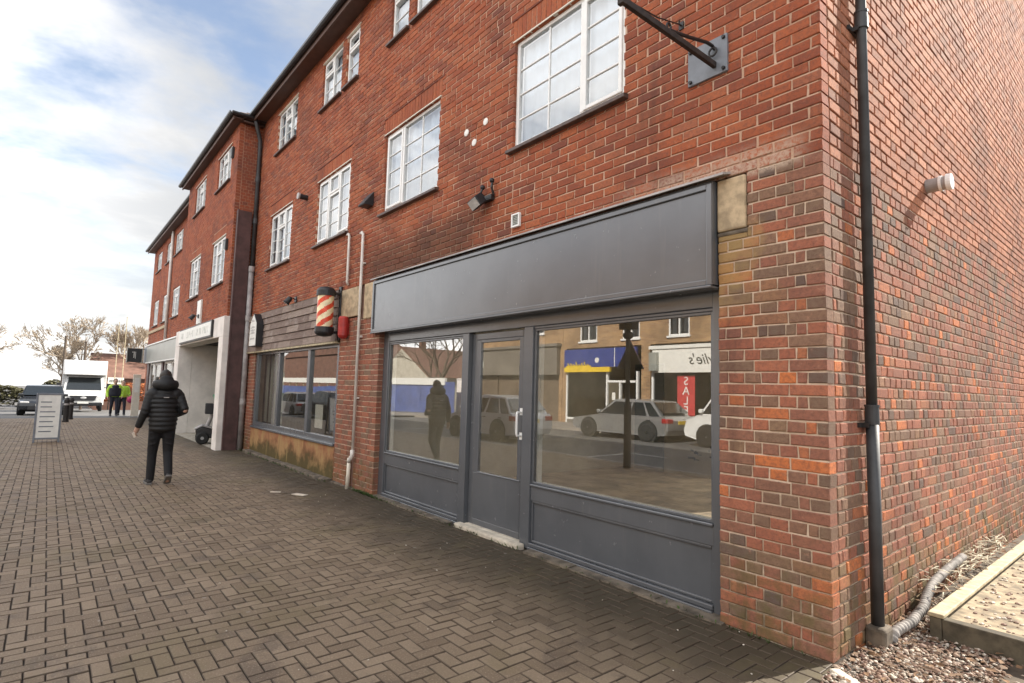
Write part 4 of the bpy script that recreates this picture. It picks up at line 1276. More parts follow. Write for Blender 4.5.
# ================================================================== FAR BLOCK
rng = random.Random(41)
b3 = thing('terrace_building', 'far red brick block at the end of the terrace with a pale grey shop fascia', 'building', (-24, 4, 0))
U1 = [(-28.85, -27.5, 3.94, 5.06), (-26.3, -24.95, 3.94, 5.06), (-23.9, -22.4, 3.94, 5.06), (-20.9, -19.6, 3.94, 5.06)]
U2 = [(-28.95, -27.6, 6.43, 7.27), (-26.3, -24.95, 6.43, 7.27), (-24.2, -22.6, 6.43, 7.27), (-20.9, -19.6, 6.43, 7.27)]
up = MB(); mo = MB()
SH3 = (-29.6, -20.5, -.4, 2.9)
brickwork(up, F0, -30, -18.6, -.15, 7.55, U1 + U2 + [SH3], row_stretch, rng, simple=True)
mortar(mo, F0, -30, -18.6, -.4, 7.55, U1 + U2 + [SH3])
up.build('wall', MAT['brick_upper'], b3, recalc=False, attr=True); mo.build('mortar', MAT['mortar_upper'], b3)
m = MB(); m.box(-29.98, -18.7, 8.2, 8.4, -.4, 7.5); m.box(-29.99, -29.7, .23, 8.2, -.4, 7.5); m.box(-29.6, -18.7, .24, 8.2, 7.3, 7.45); m.box(-29.6, -20.5, 2.4, 2.5, -.4, 3)
m.build('rear_wall', MAT['dark_void'], b3)
for w in U1: window(b3, *w, 0, GRID3, head=False)
for w in U2: window(b3, *w, 0, UP3, head=False)
pitched_roof(b3, -30, -18.6, 0, 8.4, 7.66, 3.0, hipr=False)
m = MB(); m.box(-30.03, -24.8, -.05, .0, 3.62, 3.74); m.build('string_course', MAT['stone'], b3)
m = MB(); m.cyl((-24.55, -.06, 3.0), (-24.55, -.06, 7.5), .05, .05, 10); tag(m.build('drain_pipe', MAT['pipe_white'], smooth=True), 'thin pinkish white downpipe between the far block windows', 'pipe')
sf3 = thing('shopfront', 'far shopfront with white window frames and dark brown piers', 'shopfront', (-25, 0, 0))
m = MB()
for a, b in ((-29.6, -29.0), (-20.9, -20.5), (-25.4, -25.0)): m.box(a, b, .0, .3, -.4, 2.9)
m.build('pier', MAT['brown_board'], sf3)
m = MB()
for a, b in ((-28.95, -27.5), (-27.4, -25.5), (-24.9, -23.2), (-23.1, -20.95)): m.frame(a, b, -.1, 2.25, .09, .05, .12)
m.build('frame', MAT['white_upvc'], sf3)
m = MB()
for a, b in ((-28.86, -27.59), (-27.31, -25.59), (-24.81, -23.29), (-23.01, -21.04)): m.box(a - .01, b + .01, .08, .086, -.01, 2.16)
m.build('window_pane', MAT['glass_shop'], sf3)
m = MB(); m.box(-29.5, -20.9, .05, .1, 2.26, 2.9); m.build('header', MAT['dark_timber'], sf3)
t = thing('fascia_sign', 'blank pale grey green fascia board on the far shop', 'fascia sign', (-25, 0, 2.7))
m = MB(); m.box(-28.75, -20.4, -.16, .02, 2.28, 3.0); m.build('board', MAT['grey_sign'], t, bevel=.01)
m = MB(); m.box(-28.8, -20.35, -.2, .04, 3.001, 3.05); m.box(-28.8, -20.35, -.18, .04, 2.24, 2.279); m.build('border', MAT['white_upvc'], t)
m = MB(); m.box(-29.9, -28.85, -.14, .02, 2.28, 3.0); m.build('end_panel', MAT['plate_grey'], t, bevel=.01)
t = thing('hanging_sign', 'square black projecting sign with thin white marks at the far end of the terrace', 'sign', (-29.6, -.4, 2.6))
m = MB(); m.box(-29.66, -29.56, -.80, -.25, 2.3, 2.93); m.build('box', MAT['plastic_black'], t, bevel=.01)
m = MB(); m.box(-29.7, -29.5, -.83, -.801, 2.27, 2.96); m.box(-29.7, -29.5, -.249, -.22, 2.27, 2.96); m.box(-29.62, -29.6, -.22, -.0, 2.88, 2.92); m.build('rim', MAT['grey_sign'], t)
m = MB(); m.box(-29.557, -29.554, -.56, -.535, 2.5, 2.78); m.box(-29.557, -29.554, -.5, -.485, 2.46, 2.78); m.box(-29.557, -29.554, -.62, -.58, 2.74, 2.77); m.build('marks', MAT['white_sign'], t)
m = MB(); m.box(-31.05, -30.95, -.36, -.05, gz(-31), 1.75)
t = thing('advert_stand', 'tall narrow cream panel standing just beyond the end of the terrace', 'panel', (-31, -.2, 0)); m.build('panel', MAT['cream_paint'], t, bevel=.01)
m = MB(); m.box(-30.947, -30.944, -.3, -.1, .9, 1.6); m.build('notice', MAT['white_sign'], t)


# ================================================================== PEOPLE
def person(label, loc, rz, H, cols, pose, hood=False, detail=1.0, hat=None):
    """built facing +Y, right hand on +X; pose: dict of joints in metres for a 1.75 m figure"""
    s = H / 1.75
    root = thing('person', label, 'person', (0, 0, 0))
    vox = .011 / detail
    J = {k: Vector(v) * s for k, v in pose.items()}
    b = MB()
    def cap(a, c, r0, r1, mb=b):
        a, c = Vector(a), Vector(c); n = max(2, int((c - a).length / (max(r0, r1) * s * .5)))
        mb.tube([a, c], [r0 * s, r1 * s], 14)
        mb.ell(a, r0 * s, None, 14, 8); mb.ell(c, r1 * s, None, 14, 8)
    # trunk
    for z, rx, ry in ((.92, .165, .115), (1.02, .15, .105), (1.15, .155, .11), (1.28, .175, .115), (1.38, .165, .10)):
        b.ell(J['pelvis'] + (J['chest'] - J['pelvis']) * ((z - .92) / .46), (rx * s, ry * s, .10 * s), None, 18, 10)
    nk = J['neck']; hd = J['head']
    cap(J['chest'] + Vector((0, 0, .02 * s)), nk, .075, .058); cap(nk, hd - Vector((0, 0, .04 * s)), .056, .055)
    fw = pose_dir
    b.ell(hd + Vector((0, 0, .02 * s)), (.076 * s, .096 * s, .118 * s), None, 20, 14)
    b.ell(hd + Vector((0, .03 * s, -.055 * s)), (.052 * s, .06 * s, .055 * s), None, 16, 10)          # jaw
    b.ell(hd + Vector((0, .098 * s, -.008 * s)), (.013 * s, .02 * s, .024 * s), None, 10, 8)           # nose
    b.ell(hd + Vector((0, .085 * s, -.055 * s)), (.024 * s, .012 * s, .008 * s), None, 10, 6)          # lips
    for sx in (-1, 1):
        b.ell(hd + Vector((sx * .078 * s, -.005 * s, -.0 * s)), (.012 * s, .022 * s, .034 * s), None, 10, 8)   # ears
        b.ell(hd + Vector((sx * .03 * s, .08 * s, .028 * s)), (.02 * s, .014 * s, .008 * s), None, 8, 6)       # brows
        k = 'R' if sx > 0 else 'L'
        cap(J['chest'] + Vector((sx * .14 * s, 0, .0)), J['sh' + k], .07, .062)
        cap(J['sh' + k], J['el' + k], .056, .043); cap(J['el' + k], J['wr' + k], .042, .027)
        cap(J['pelvis'] + Vector((sx * .085 * s, 0, 0)), J['kn' + k], .088, .056); cap(J['kn' + k], J['an' + k], .055, .036)
        t = J['toe' + k] - J['an' + k]
        cap(J['an' + k] + Vector((0, 0, -.03 * s)), J['an' + k] + t * .8, .038, .032)
        # hand: palm, four curled fingers, thumb
        d = (J['wr' + k] - J['el' + k]).normalized(); f = Vector((0, 1, 0)); f = (f - d * f.dot(d)).normalized(); side = d.cross(f)
        w = J['wr' + k]; inn = -sx
        pl = w + d * .05 * s
        b.tube([w, w + d * .085 * s], [.03 * s, .036 * s], 10)
        for q in range(4):
            base = w + d * .085 * s + f * (.026 - .017 * q) * s; ln = (.072, .08, .074, .058)[q] * s
            cu = side * (1 if side.x * inn > 0 else -1)
            p1 = base + d * ln * .45 + cu * ln * .1; p2 = p1 + d * ln * .32 + cu * ln * .25; p3 = p2 + d * ln * .12 + cu * ln * .25
            b.tube([base - d * .02 * s, base, p1, p2, p3], [.009 * s, .0095 * s, .0088 * s, .008 * s, .006 * s], 8)
        p0 = w + d * .03 * s + f * .03 * s
        b.tube([p0, p0 + d * .03 * s + f * .022 * s, p0 + d * .06 * s + f * .026 * s + cu * .008 * s], [.012 * s, .011 * s, .008 * s], 8)
    remeshed(b, 'body', MAT['skin'], root, vox * .62 * 1.1, 3, .4)
    for sx in (-1, 1):
        e = MB(); e.ell(hd + Vector((sx * .031 * s, .084 * s, .010 * s)), (.012 * s, .009 * s, .007 * s), None, 10, 6); e.build('eye', MAT['eye'], root, smooth=True)
    # hair
    h = MB(); h.ell(hd + Vector((0, -.014 * s, .035 * s)), (.085 * s, .10 * s, .112 * s), None, 18, 12); h.ell(hd + Vector((0, -.045 * s, -.02 * s)), (.07 * s, .06 * s, .08 * s), None, 16, 10)
    ho = h.build('hair', MAT['hair'], root, smooth=True)
    dsp = ho.data
    for v in dsp.vertices:
        q = v.co; v.co = q + (q - hd).normalized() * mnoise.noise(q * 40) * .008
        if q.y > hd.y + .035 * s and q.z < hd.z + .085 * s: v.co.y = hd.y + .035 * s
    # trousers
    tr = MB()
    tr.ell(J['pelvis'] + Vector((0, 0, .02 * s)), (.175 * s, .128 * s, .12 * s), None, 18, 10)
    for sx in (-1, 1):
        k = 'R' if sx > 0 else 'L'; hip = J['pelvis'] + Vector((sx * .085 * s, 0, -.01 * s))
        cap(hip, J['kn' + k], .098, .070, tr); cap(J['kn' + k], J['an' + k] + Vector((0, 0, -.005 * s)), .068, .058, tr)
        n = 4
        for i in range(n):   # folds above the shoe and behind the knee
            a = J['kn' + k].lerp(J['an' + k], .62 + .1 * i); tr.ell(a, (.057 * s, .06 * s, .016 * s), None, 12, 6)
        for i in range(3):
            a = hip.lerp(J['kn' + k], .25 + .22 * i); tr.ell(a + Vector((0, -.022 * s, 0)), ((.094 - .008 * i) * s, .082 * s, .012 * s), Matrix.Rotation(.25 * sx, 3, 'Y'), 12, 6)
        tr.ell(J['kn' + k] + Vector((0, -.02 * s, -.01 * s)), (.07 * s, .06 * s, .03 * s), None, 12, 6)
    remeshed(tr, 'trousers', MAT[cols['legs']], root, vox, 3)
    # shoes
    for sx in (-1, 1):
        k = 'R' if sx > 0 else 'L'; a = J['an' + k]; t = (J['toe' + k] - a); hv = Vector((t.x, t.y, 0))
        fwd = t.normalized(); fwd_h = hv.normalized()
        # shoe axis: from heel to toe, sole normal
        heel = J['hl' + k]; toe = J['tp' + k]; ax = (toe - heel); Ls = ax.length; ax.normalize(); sd_ = Vector((1, 0, 0)); up_ = sd_.cross(ax).normalized()
        sh = MB()
        prof = [(0, .030, .045), (.08, .036, .085), (.25, .037, .088), (.45, .04, .068), (.65, .046, .052), (.85, .042, .042), (1, .022, .028)]
        rings = []
        for u, hw, ht in prof:
            c = heel + ax * (Ls * u)
            rings.append([c + sd_ * (hw * s * math.cos(q)) + up_ * ((ht * .5 + ht * .5 * math.sin(q)) * s + .018 * s) for q in [2 * PI * i / 12 for i in range(12)]])
        sh.ring(rings); o = sh.build('shoe', MAT[cols['shoes']], root, smooth=True)
        so = MB(); rings = []
        for u, hw, ht in prof:
            c = heel + ax * (Ls * (u * 1.03 - .015)); hw += .006
            rings.append([c + sd_ * (-hw * s), c + sd_ * (hw * s), c + sd_ * (hw * s) + up_ * .03 * s, c - sd_ * (hw * s) + up_ * .03 * s])
        so.ring(rings); so.build('sole', MAT['sole'], o, bevel=.004)
    # jacket: a stack of quilted bands, sleeves of padded segments
    jk = MB()
    c0 = J['pelvis'] + Vector((0, 0, .0)); c1 = J['chest']
    pf = cols.get('puff', 1)
    lo_ = cols.get('hem', .84); bands = cols.get('bands', 9)
    for i in range(bands):
        t = i / (bands - 1); z = (lo_ + (1.41 - lo_) * t) * s
        w = .188 + .022 * math.sin(t * PI * .9) + (.012 if t > .5 else 0); dp = .155 + .02 * math.sin(t * PI)
        if t > .9: w, dp = .175, .13
        cc = c0.lerp(c1, max(0, min(1, (z / s - .92) / .46)))
        jk.ell((cc.x, cc.y, z), (w * s, dp * s, (1.41 - lo_) / (bands - 1) * (1.0 if pf else 1.2) * s), None, 26, 10)
    jk.ell((c0.x, c0.y, (lo_ + .15) * s), (.186 * s, .148 * s, .21 * s), None, 22, 10); jk.ell((c1.x, c1.y, 1.22 * s), (.2 * s, .158 * s, .25 * s), None, 22, 12)
    for sx in (-1, 1):
        k = 'R' if sx > 0 else 'L'
        a, e, w = J['sh' + k], J['el' + k], J['wr' + k]
        jk.ell(a.lerp(c1, .25), (.11 * s, .105 * s, .1 * s), None, 16, 10)
        segs = 5
        for (p, q, ra, rb) in ((a, e, .078, .066), (e, w, .065, .05)):
            d = (q - p); Mx = d.to_track_quat('Z', 'Y').to_matrix()
            for i in range(segs):
                t = (i + .5) / segs; r = ra + (rb - ra) * t
                jk.ell(p + d * t, (r * s, r * s, d.length / segs * (.82 if pf else 1)), Mx, 16, 8)
            jk.tube([p, q], [(ra - .006) * s, (rb - .004) * s], 14)
    jo = remeshed(jk, 'jacket', MAT[cols['jacket']], root, vox, 2, .5)
    if hood:
        hm = MB()
        for i in range(15):
            a = PI * (.02 + .96 * i / 14) + PI
            q = Vector((.125 * math.cos(a) * s, .115 * math.sin(a) * s - .005 * s, 0))
            hm.ell(nk + q + Vector((0, 0, .045 * s)), (.06 * s, .06 * s, .075 * s), None, 12, 8)
        hm.ell(nk + Vector((0, -.095 * s, .05 * s)), (.13 * s, .075 * s, .10 * s), None, 18, 10)
        hm.ell(nk + Vector((0, -.085 * s, .13 * s)), (.10 * s, .05 * s, .06 * s), None, 18, 10)
        remeshed(hm, 'hood', MAT[cols['jacket']], root, vox, 3)
        m = MB(); m.box(-.035 * s, .035 * s, J['chest'].y - .187 * s, J['chest'].y - .172 * s, 1.335 * s, 1.347 * s); m.build('logo_tab', MAT['pipe_grey'], root)
    if 'vest' in cols:
        ve = MB()
        for i in range(8):
            t = i / 7; z = (.98 + .42 * t) * s; cc = c0.lerp(c1, (z / s - .92) / .46)
            ve.ell((cc.x, cc.y, z), ((.25 if t < .75 else .17) * s, .215 * s, .075 * s), None, 18, 8)
        remeshed(ve, 'vest', MAT[cols['vest']], root, vox, 3)
    root.location = loc; root.rotation_euler = (0, 0, rz)
    return root
pose_dir = Vector((0, 1, 0))

WALK = dict(pelvis=(0, 0, .92), chest=(0, .03, 1.38), neck=(0, .04, 1.49), head=(0, .075, 1.625),
            shL=(-.19, .02, 1.39), elL=(-.25, -.04, 1.13), wrL=(-.315, .05, .885), shR=(.19, .02, 1.39), elR=(.27, -.09, 1.14), wrR=(.19, .13, 1.06),
            knL=(-.095, .12, .50), anL=(-.10, .11, .09), toeL=(-.10, .25, .03), hlL=(-.11, .05, .0), tpL=(-.12, .32, .005),
            knR=(.10, .03, .49), anR=(.095, -.19, .19), toeR=(.1, -.10, .05), hlR=(.095, -.27, .155), tpR=(.105, -.06, -.005 + .02))
walker = person('person walking away in a black hooded quilted jacket, black jeans and dark trainers', (-8.15, -2.2, 0), R(90), 1.63,
                dict(jacket='jacket', legs='jeans', shoes='trainer', hem=.86, bands=9), WALK, hood=True)
s_ = 1.63 / 1.75
m = MB(); hp = Matrix.Translation((-8.15, -2.2, 0)) @ Matrix.Rotation(R(90), 4, 'Z') @ Vector((-.355 * s_, .09 * s_, .78 * s_))
m.box(-.012, .012, -.02, .02, -.055, .02, Matrix.Translation(hp) @ Matrix.Rotation(.4, 4, 'X'))
tag(m.build('paper_slip', MAT['litter'], bevel=.003), 'small pale slip held in the left hand of the walking person in black', 'paper')

STRIDE = dict(pelvis=(0, 0, .92), chest=(0, .03, 1.38), neck=(0, .04, 1.49), head=(0, .07, 1.625),
              shL=(-.20, .02, 1.39), elL=(-.28, -.04, 1.12), wrL=(-.27, .14, .93), shR=(.20, .02, 1.39), elR=(.29, -.06, 1.12), wrR=(.27, .10, .90),
              knL=(-.10, .14, .50), anL=(-.10, .22, .10), toeL=(-.1, .36, .05), hlL=(-.10, .14, .01), tpL=(-.11, .42, .04),
              knR=(.10, .02, .49), anR=(.10, -.17, .14), toeR=(.1, -.06, .03), hlR=(.10, -.25, .08), tpR=(.105, 0, .0))
person('worker in dark overalls with bright yellow sleeves, walking towards the shops', (-31.2, -1.02, gz(-31.2)), R(-90), 1.76, dict(jacket='hivis', legs='navy', shoes='trainer', puff=0, vest='navy', hem=.95), STRIDE, detail=.6)
person('second worker in a yellow jacket, half behind the first, carrying a pink red bag', (-32.3, -.62, gz(-32.3)), R(-90), 1.72, dict(jacket='hivis', legs='navy', shoes='trainer', puff=0, hem=.95), STRIDE, detail=.6)
t = thing('tool_bag', 'pink and red bag carried by the second worker', 'bag', (-32.1, -.28, .55))
m = MB(); m.ell((-32.05, -.24, .52), (.17, .22, .19), None, 16, 10); m.build('bag_body', MAT['pink_bag'], t, smooth=True)
m = MB(); m.tube([(-32.05, -.40, .66), (-32.08, -.36, .76), (-32.08, -.26, .77), (-32.05, -.12, .66)], .014, 8); m.build('strap', MAT['plastic_black'], t)


# ================================================================== VEHICLES
def wheel(root, x, y, r=.32, w=.2, side=1):
    m = MB(); prof = [(.0, .62), (.0, .8), (.03, .95), (.06, 1.0), (w - .06, 1.0), (w - .03, .95), (w, .8), (w, .62)]
    m.ring([[(x + r * q * math.cos(2 * PI * i / 28), y + side * (h - w / 2), r + r * q * math.sin(2 * PI * i / 28)) for i in range(28)] for h, q in prof])
    t = m.build('tyre', MAT['tyre'], root, smooth=False)
    m = MB(); yo = y + side * (w / 2)
    m.cyl((x, y + side * (w / 2 - .06), r), (x, y + side * (w / 2 - .03), r), r * .62, r * .62, 24)
    for i in range(7):
        a = 2 * PI * i / 7; c, s_ = math.cos(a), math.sin(a)
        M = Matrix.Translation((x, yo - side * .02, r)) @ Matrix.Rotation(-a, 4, 'Y')
        m.box(.04, r * .62, -.012, .012, -.022, .022, M)
    m.ring([[(x + r * q * math.cos(2 * PI * i / 28), yo - side * h, r + r * q * math.sin(2 * PI * i / 28)) for i in range(28)] for h, q in ((.04, .58), (.005, .6), (.0, .66), (.05, .66))], cap=False)
    m.cyl((x, yo - side * .03, r), (x, yo + side * .0, r), .05, .04, 12)
    m.build('rim', MAT['rim'], t)


def car(label, loc, rz, L_, Wd, Hh, mat, style='hatch', cat='car'):
    """faces +X, built about its own middle on z = 0"""
    root = thing('parked_car', label, cat, (0, 0, 0))
    a, bk = L_ / 2, -L_ / 2; hb = Hh * .60
    if style == 'estate': rf = [(a - 1.25, hb + .02), (a - 1.95, Hh - .04), (a - 2.5, Hh), (bk + .75, Hh - .06), (bk + .22, hb + .06)]
    elif style == 'van': hb = Hh * .52; rf = [(a - .55, hb + .02), (a - 1.15, Hh - .08), (a - 1.6, Hh), (bk + .15, Hh), (bk + .03, hb + .05)]
    else: rf = [(a - 1.0, hb + .02), (a - 1.65, Hh - .05), (a - 2.2, Hh), (bk + .6, Hh - .07), (bk + .16, hb + .06)]
    side = [(a - .03, .32), (a, .48), (a - .03, .62), (a - .12, hb - .18), (rf[0][0] + .02, hb - .02), (bk + .08, hb + .02), (bk, hb - .12), (bk, .42), (bk + .07, .26), (bk + .5, .2), (a - .45, .2)]
    m = MB(); rings = []
    for y, k in ((-Wd / 2 + .02, .93), (-Wd / 2, .975), (-Wd / 2 + .05, 1.0), (Wd / 2 - .05, 1.0), (Wd / 2, .975), (Wd / 2 - .02, .93)):
        rings.append([(x * (.985 if k < 1 else 1), y if .3 < z < hb - .1 else y * .975, .55 + (z - .55) * k) for x, z in side])
    m.ring(rings)
    # greenhouse
    wb, wt = Wd * .475, Wd * .385
    def gy(z): return wb + (wt - wb) * (z - hb) / (Hh - hb)
    m.ring([[(x, sg * gy(z), z) for x, z in [(rf[0][0], hb - .04)] + rf[1:4] + [(rf[4][0], hb - .04)]] for sg in (-1, 1)])
    body = m.build('body', MAT[mat], root, bevel=.06, segs=4)
    for sg in (-1, 1):   # side glass
        zt = Hh - .11; zb = hb + .015
        x0 = rf[0][0] + (rf[1][0] - rf[0][0]) * ((zb - hb) / (rf[1][1] - hb)) - .1; x1 = rf[1][0] - .06
        x3 = rf[4][0] + .12; x2 = rf[3][0] + .05
        cuts = [0, .48, .53, .80, .84, 1] if style != 'van' else [0, .26]
        for i in range(0, len(cuts) - 1, 2):
            f0, f1 = cuts[i], cuts[i + 1]
            q = MB(); P_ = lambda f, z, xa, xb: (xa + (xb - xa) * f, sg * (gy(z) + .004), z)
            vs = [P_(f0, zb, x0, x3), P_(f1, zb, x0, x3), P_(f1, zt, x1, x2), P_(f0, zt, x1, x2)]
            vs += [(v[0], v[1] + sg * .006, v[2]) for v in vs]
            q.add(vs, [(0, 1, 2, 3), (4, 7, 6, 5), (0, 4, 5, 1), (1, 5, 6, 2), (2, 6, 7, 3), (3, 7, 4, 0)])
            q.build('side_window', MAT['plastic_glass'], root)
        q = MB(); q.box(rf[0][0] - .15, rf[0][0] - .02, sg * (Wd / 2 - .04) - .09, sg * (Wd / 2 - .04) + .12, hb + .03, hb + .16); q.build('wing_mirror', MAT[mat], root, bevel=.03)
        q = MB(); q.box(a - .36, a - .035, sg * Wd * .36 - .2, sg * Wd * .36 + .14, hb - .32, hb - .19); q.build('headlight', MAT['lamp_clear'], root, bevel=.03)
        q = MB(); q.box(bk - .008, bk + .25, sg * Wd * .40 - .16, sg * Wd * .40 + .15, hb - .2, hb - .05); q.build('rear_light', MAT['lamp_red'], root, bevel=.02)
        for x in (a - .85, bk + .8):
            q = MB(); q.cyl((x, sg * (Wd / 2 - .22), .33), (x, sg * (Wd / 2 + .008), .33), .385, .385, 28); q.build('wheel_arch', MAT['tyre'], root)
            wheel(root, x, sg * (Wd / 2 - .045), .32, .2, sg)
        for f in (.5, .8):
            xx = rf[0][0] + (rf[4][0] - rf[0][0]) * f; q = MB(); q.box(xx - .1, xx + .06, sg * (Wd / 2 + .004) - .012, sg * (Wd / 2 + .004) + .012, hb - .14, hb - .11); q.build('door_handle', MAT['metal_dark'], root, bevel=.004)
    for (p0, p1, nm) in ((rf[0], rf[1], 'windscreen'), (rf[4], rf[3], 'rear_window')):
        q = MB(); d = 1 if nm == 'windscreen' else -1
        lo_, hi_ = .12, .9
        A = (p0[0] + (p1[0] - p0[0]) * lo_, p0[1] + (p1[1] - p0[1]) * lo_); B = (p0[0] + (p1[0] - p0[0]) * hi_, p0[1] + (p1[1] - p0[1]) * hi_)
        o_ = .010
        vs = [(A[0] + d * o_, -gy(A[1]) * .93, A[1] + o_), (A[0] + d * o_, gy(A[1]) * .93, A[1] + o_), (B[0] + d * o_, gy(B[1]) * .93, B[1] + o_), (B[0] + d * o_, -gy(B[1]) * .93, B[1] + o_)]
        vs += [(v[0] + d * .006, v[1], v[2] + .006) for v in vs]
        q.add(vs, [(0, 1, 2, 3), (4, 7, 6, 5), (0, 4, 5, 1), (1, 5, 6, 2), (2, 6, 7, 3), (3, 7, 4, 0)]); q.build(nm, MAT['plastic_glass'], root)
    q = MB(); q.box(a - .02, a + .012, -.55, .55, .30, .46); q.build('grille', MAT['plastic_black'], root, bevel=.01)
    for x in (a + .012, bk - .012):
        q = MB(); q.box(x - .01, x + .01, -.26, .26, .47 if x > 0 else .62, .58 if x > 0 else .73); q.build('number_plate', MAT['white_sign'] if x > 0 else MAT['yellow'], root)
    root.location = loc; root.rotation_euler = (0, 0, rz)
    return root
m_, nt_, out_ = newmat('dark_car_glass')
principled(nt_, out_, (.018, .022, .024), .06, 0, None, .9)
MAT['plastic_glass'] = m_

car('silver estate car parked across the road outside the blue shop', (-11.75, -12.7, gz(-11) - .118), PI, 4.3, 1.74, 1.42, 'car_silver', 'estate')
car('white hatchback parked across the road in front of the brown clad building', (-13.9, -8.1, gz(-14) - .118), PI, 3.9, 1.72, 1.46, 'car_white')
vv = car('white panel van parked outside the white shop across the road', (-6.7, -13.0, -.118), PI, 4.9, 1.95, 1.95, 'car_white', 'van', 'van')
car('dark car parked facing the shops in front of the white box van', (-36.2, -3.62, gz(-36)), 0, 4.2, 1.78, 1.48, 'car_dark')
car('dark hatchback parked along the kerb further up the far side of the road', (-27.5, -7.9, gz(-27.5) - .118), PI, 4.0, 1.74, 1.46, 'car_dark')
car('grey saloon parked behind the dark hatchback across the road', (-33.5, -8.3, gz(-33.5) - .118), PI, 4.4, 1.78, 1.45, 'car_silver')

# white box van
vz = gz(-42) + .0
van = thing('box_van', 'white box van with a high cargo box, front towards the shops', 'van', (0, 0, 0))
# front of the cab at x = 0, facing +X
m = MB(); m.box(-5.6, -1.25, -1.1, 1.1, .72, 3.12)
m.add([(-1.25, -1.1, 2.2), (-1.25, 1.1, 2.2), (-1.25, 1.1, 3.12), (-1.25, -1.1, 3.12), (-.62, -1.02, 2.22), (-.62, 1.02, 2.22), (-1.0, 1.08, 3.1), (-1.0, -1.08, 3.1)],
      [(0, 1, 2, 3), (4, 7, 6, 5), (0, 4, 5, 1), (1, 5, 6, 2), (2, 6, 7, 3), (3, 7, 4, 0)])
m.build('cargo_box', MAT['van_white'], van, bevel=.04, segs=3)
m = MB(); m.frame(-.78, .78, 2.42, 2.92, .03, -.0, .02)
q = MB(); Mq = Matrix.Translation((-.80, 0, 0)) @ Matrix.Rotation(R(90), 4, 'Z')
m = MB()
prof = [(-.02, .42), (.0, .6), (-.05, .95), (-.35, 1.18), (-.45, 1.24), (-1.15, 2.15), (-2.0, 2.2), (-2.0, .42)]
rings = []
for y, k in ((-.98, 0), (-1.0, .0), (-.9, .03), (.9, .03), (1.0, 0), (.98, 0)):
    rings.append([(x + (k if x > -.5 else 0) - (.10 if abs(y) > .95 and x > -.4 else 0), y * (.9 if z > 1.9 else 1), z) for x, z in prof])
m.ring(rings); m.build('cab', MAT['van_white'], van, bevel=.03, segs=3)
m = MB(); m.add([(-.462, -.86, 1.30), (-.462, .86, 1.30), (-1.055, .78, 2.06), (-1.055, -.78, 2.06), (-.45, -.86, 1.306), (-.45, .86, 1.306), (-1.043, .78, 2.066), (-1.043, -.78, 2.066)],
      [(0, 1, 2, 3), (4, 7, 6, 5), (0, 4, 5, 1), (1, 5, 6, 2), (2, 6, 7, 3), (3, 7, 4, 0)])
m.build('windscreen', MAT['plastic_glass'], van)
m = MB(); m.prism([(-.55, .68), (.55, .68), (.66, .97), (-.66, .97)], lambda u, v, d: (d - (v - .68) * .12, u, v), .025, .055); g = m.build('grille', MAT['plastic_black'], van)
m = MB(); m.ell((.045, 0, .84), (.02, .15, .075), None, 16, 8); m.build('badge', MAT['rim'], g)
m = MB(); m.box(-.1, .06, -.95, .95, .36, .56); m.build('bumper', MAT['plastic_black'], van, bevel=.03)
m = MB(); m.box(.06, .07, -.27, .27, .5, .62); m.build('number_plate', MAT['white_sign'], van)
for sg in (-1, 1):
    m = MB(); m.prism([(.60, .72), (.9, .74), (.93, 1.08), (.84, 1.1), (.7, .98)], lambda u, v, d: (d - (v - .7) * .3 - (.1 if u > .8 else .0), sg * u, v), -.05, .045); m.build('headlight', MAT['lamp_clear'], van)
    m = MB(); m.box(-.75, -.62, sg * 1.22 - .12, sg * 1.22 + .1, 1.35, 1.72); m.tube([(-.7, sg * .95, 1.45), (-.7, sg * 1.15, 1.48)], .025, 8); m.build('wing_mirror', MAT['plastic_black'], van, bevel=.03)
    for x in (-.85, -4.3): wheel(van, x, sg * .86, .35, .22, sg)
van.location = (-41.2, -1.78, gz(-41.6)); van.rotation_euler = (0, 0, R(-2))

# mobility scooter in the passage
sc = thing('mobility_scooter', 'black and grey mobility scooter parked in the white passage opening', 'scooter', (0, 0, 0))
m = MB(); m.box(-.5, .52, -.24, .24, .14, .22); m.ring([[(.52 + a, y, z) for y, z in ((-.2, .15), (.2, .15), (.2, .34), (-.2, .34))] for a in (0, .0)], cap=False)
m.prism([(.35, .18), (.75, .18), (.78, .34), (.62, .42), (.4, .36)], lambda u, v, d: (u, d, v), -.2, .2); m.prism([(-.75, .2), (-.25, .2), (-.25, .42), (-.7, .44)], lambda u, v, d: (u, d, v), -.22, .22)
m.build('chassis', MAT['metal_dark'], sc, bevel=.03)
m = MB(); m.prism([(.42, .361), (.63, .425), (.78, .345), (.80, .37), (.64, .46), (.42, .4)], lambda u, v, d: (u, d, v), -.21, .21); m.build('front_cowl', MAT['pipe_grey'], sc, bevel=.01)
for x in (.62, -.5):
    for sg in (-1, 1): wheel(sc, x, sg * .26, .15, .11, sg)
m = MB(); m.tube([(.55, 0, .36), (.42, 0, .75), (.36, 0, .98)], [.05, .045, .04], 10); m.build('tiller', MAT['pipe_grey'], sc)
m = MB(); m.tube([(.30, -.28, .98), (.36, -.2, 1.0), (.38, 0, 1.0), (.36, .2, 1.0), (.30, .28, .98)], .022, 8); m.build('handlebar', MAT['plastic_black'], sc)
m = MB(); m.box(.42, .6, -.16, .16, .72, .98); m.build('front_basket', MAT['plastic_black'], sc, bevel=.02)
m = MB(); m.box(-.55, -.1, -.24, .24, .55, .64); m.box(-.62, -.53, -.23, .23, .6, 1.1); m.cyl((-.35, 0, .4), (-.35, 0, .56), .05, .05, 10); m.build('seat', MAT['plastic_black'], sc, bevel=.03)
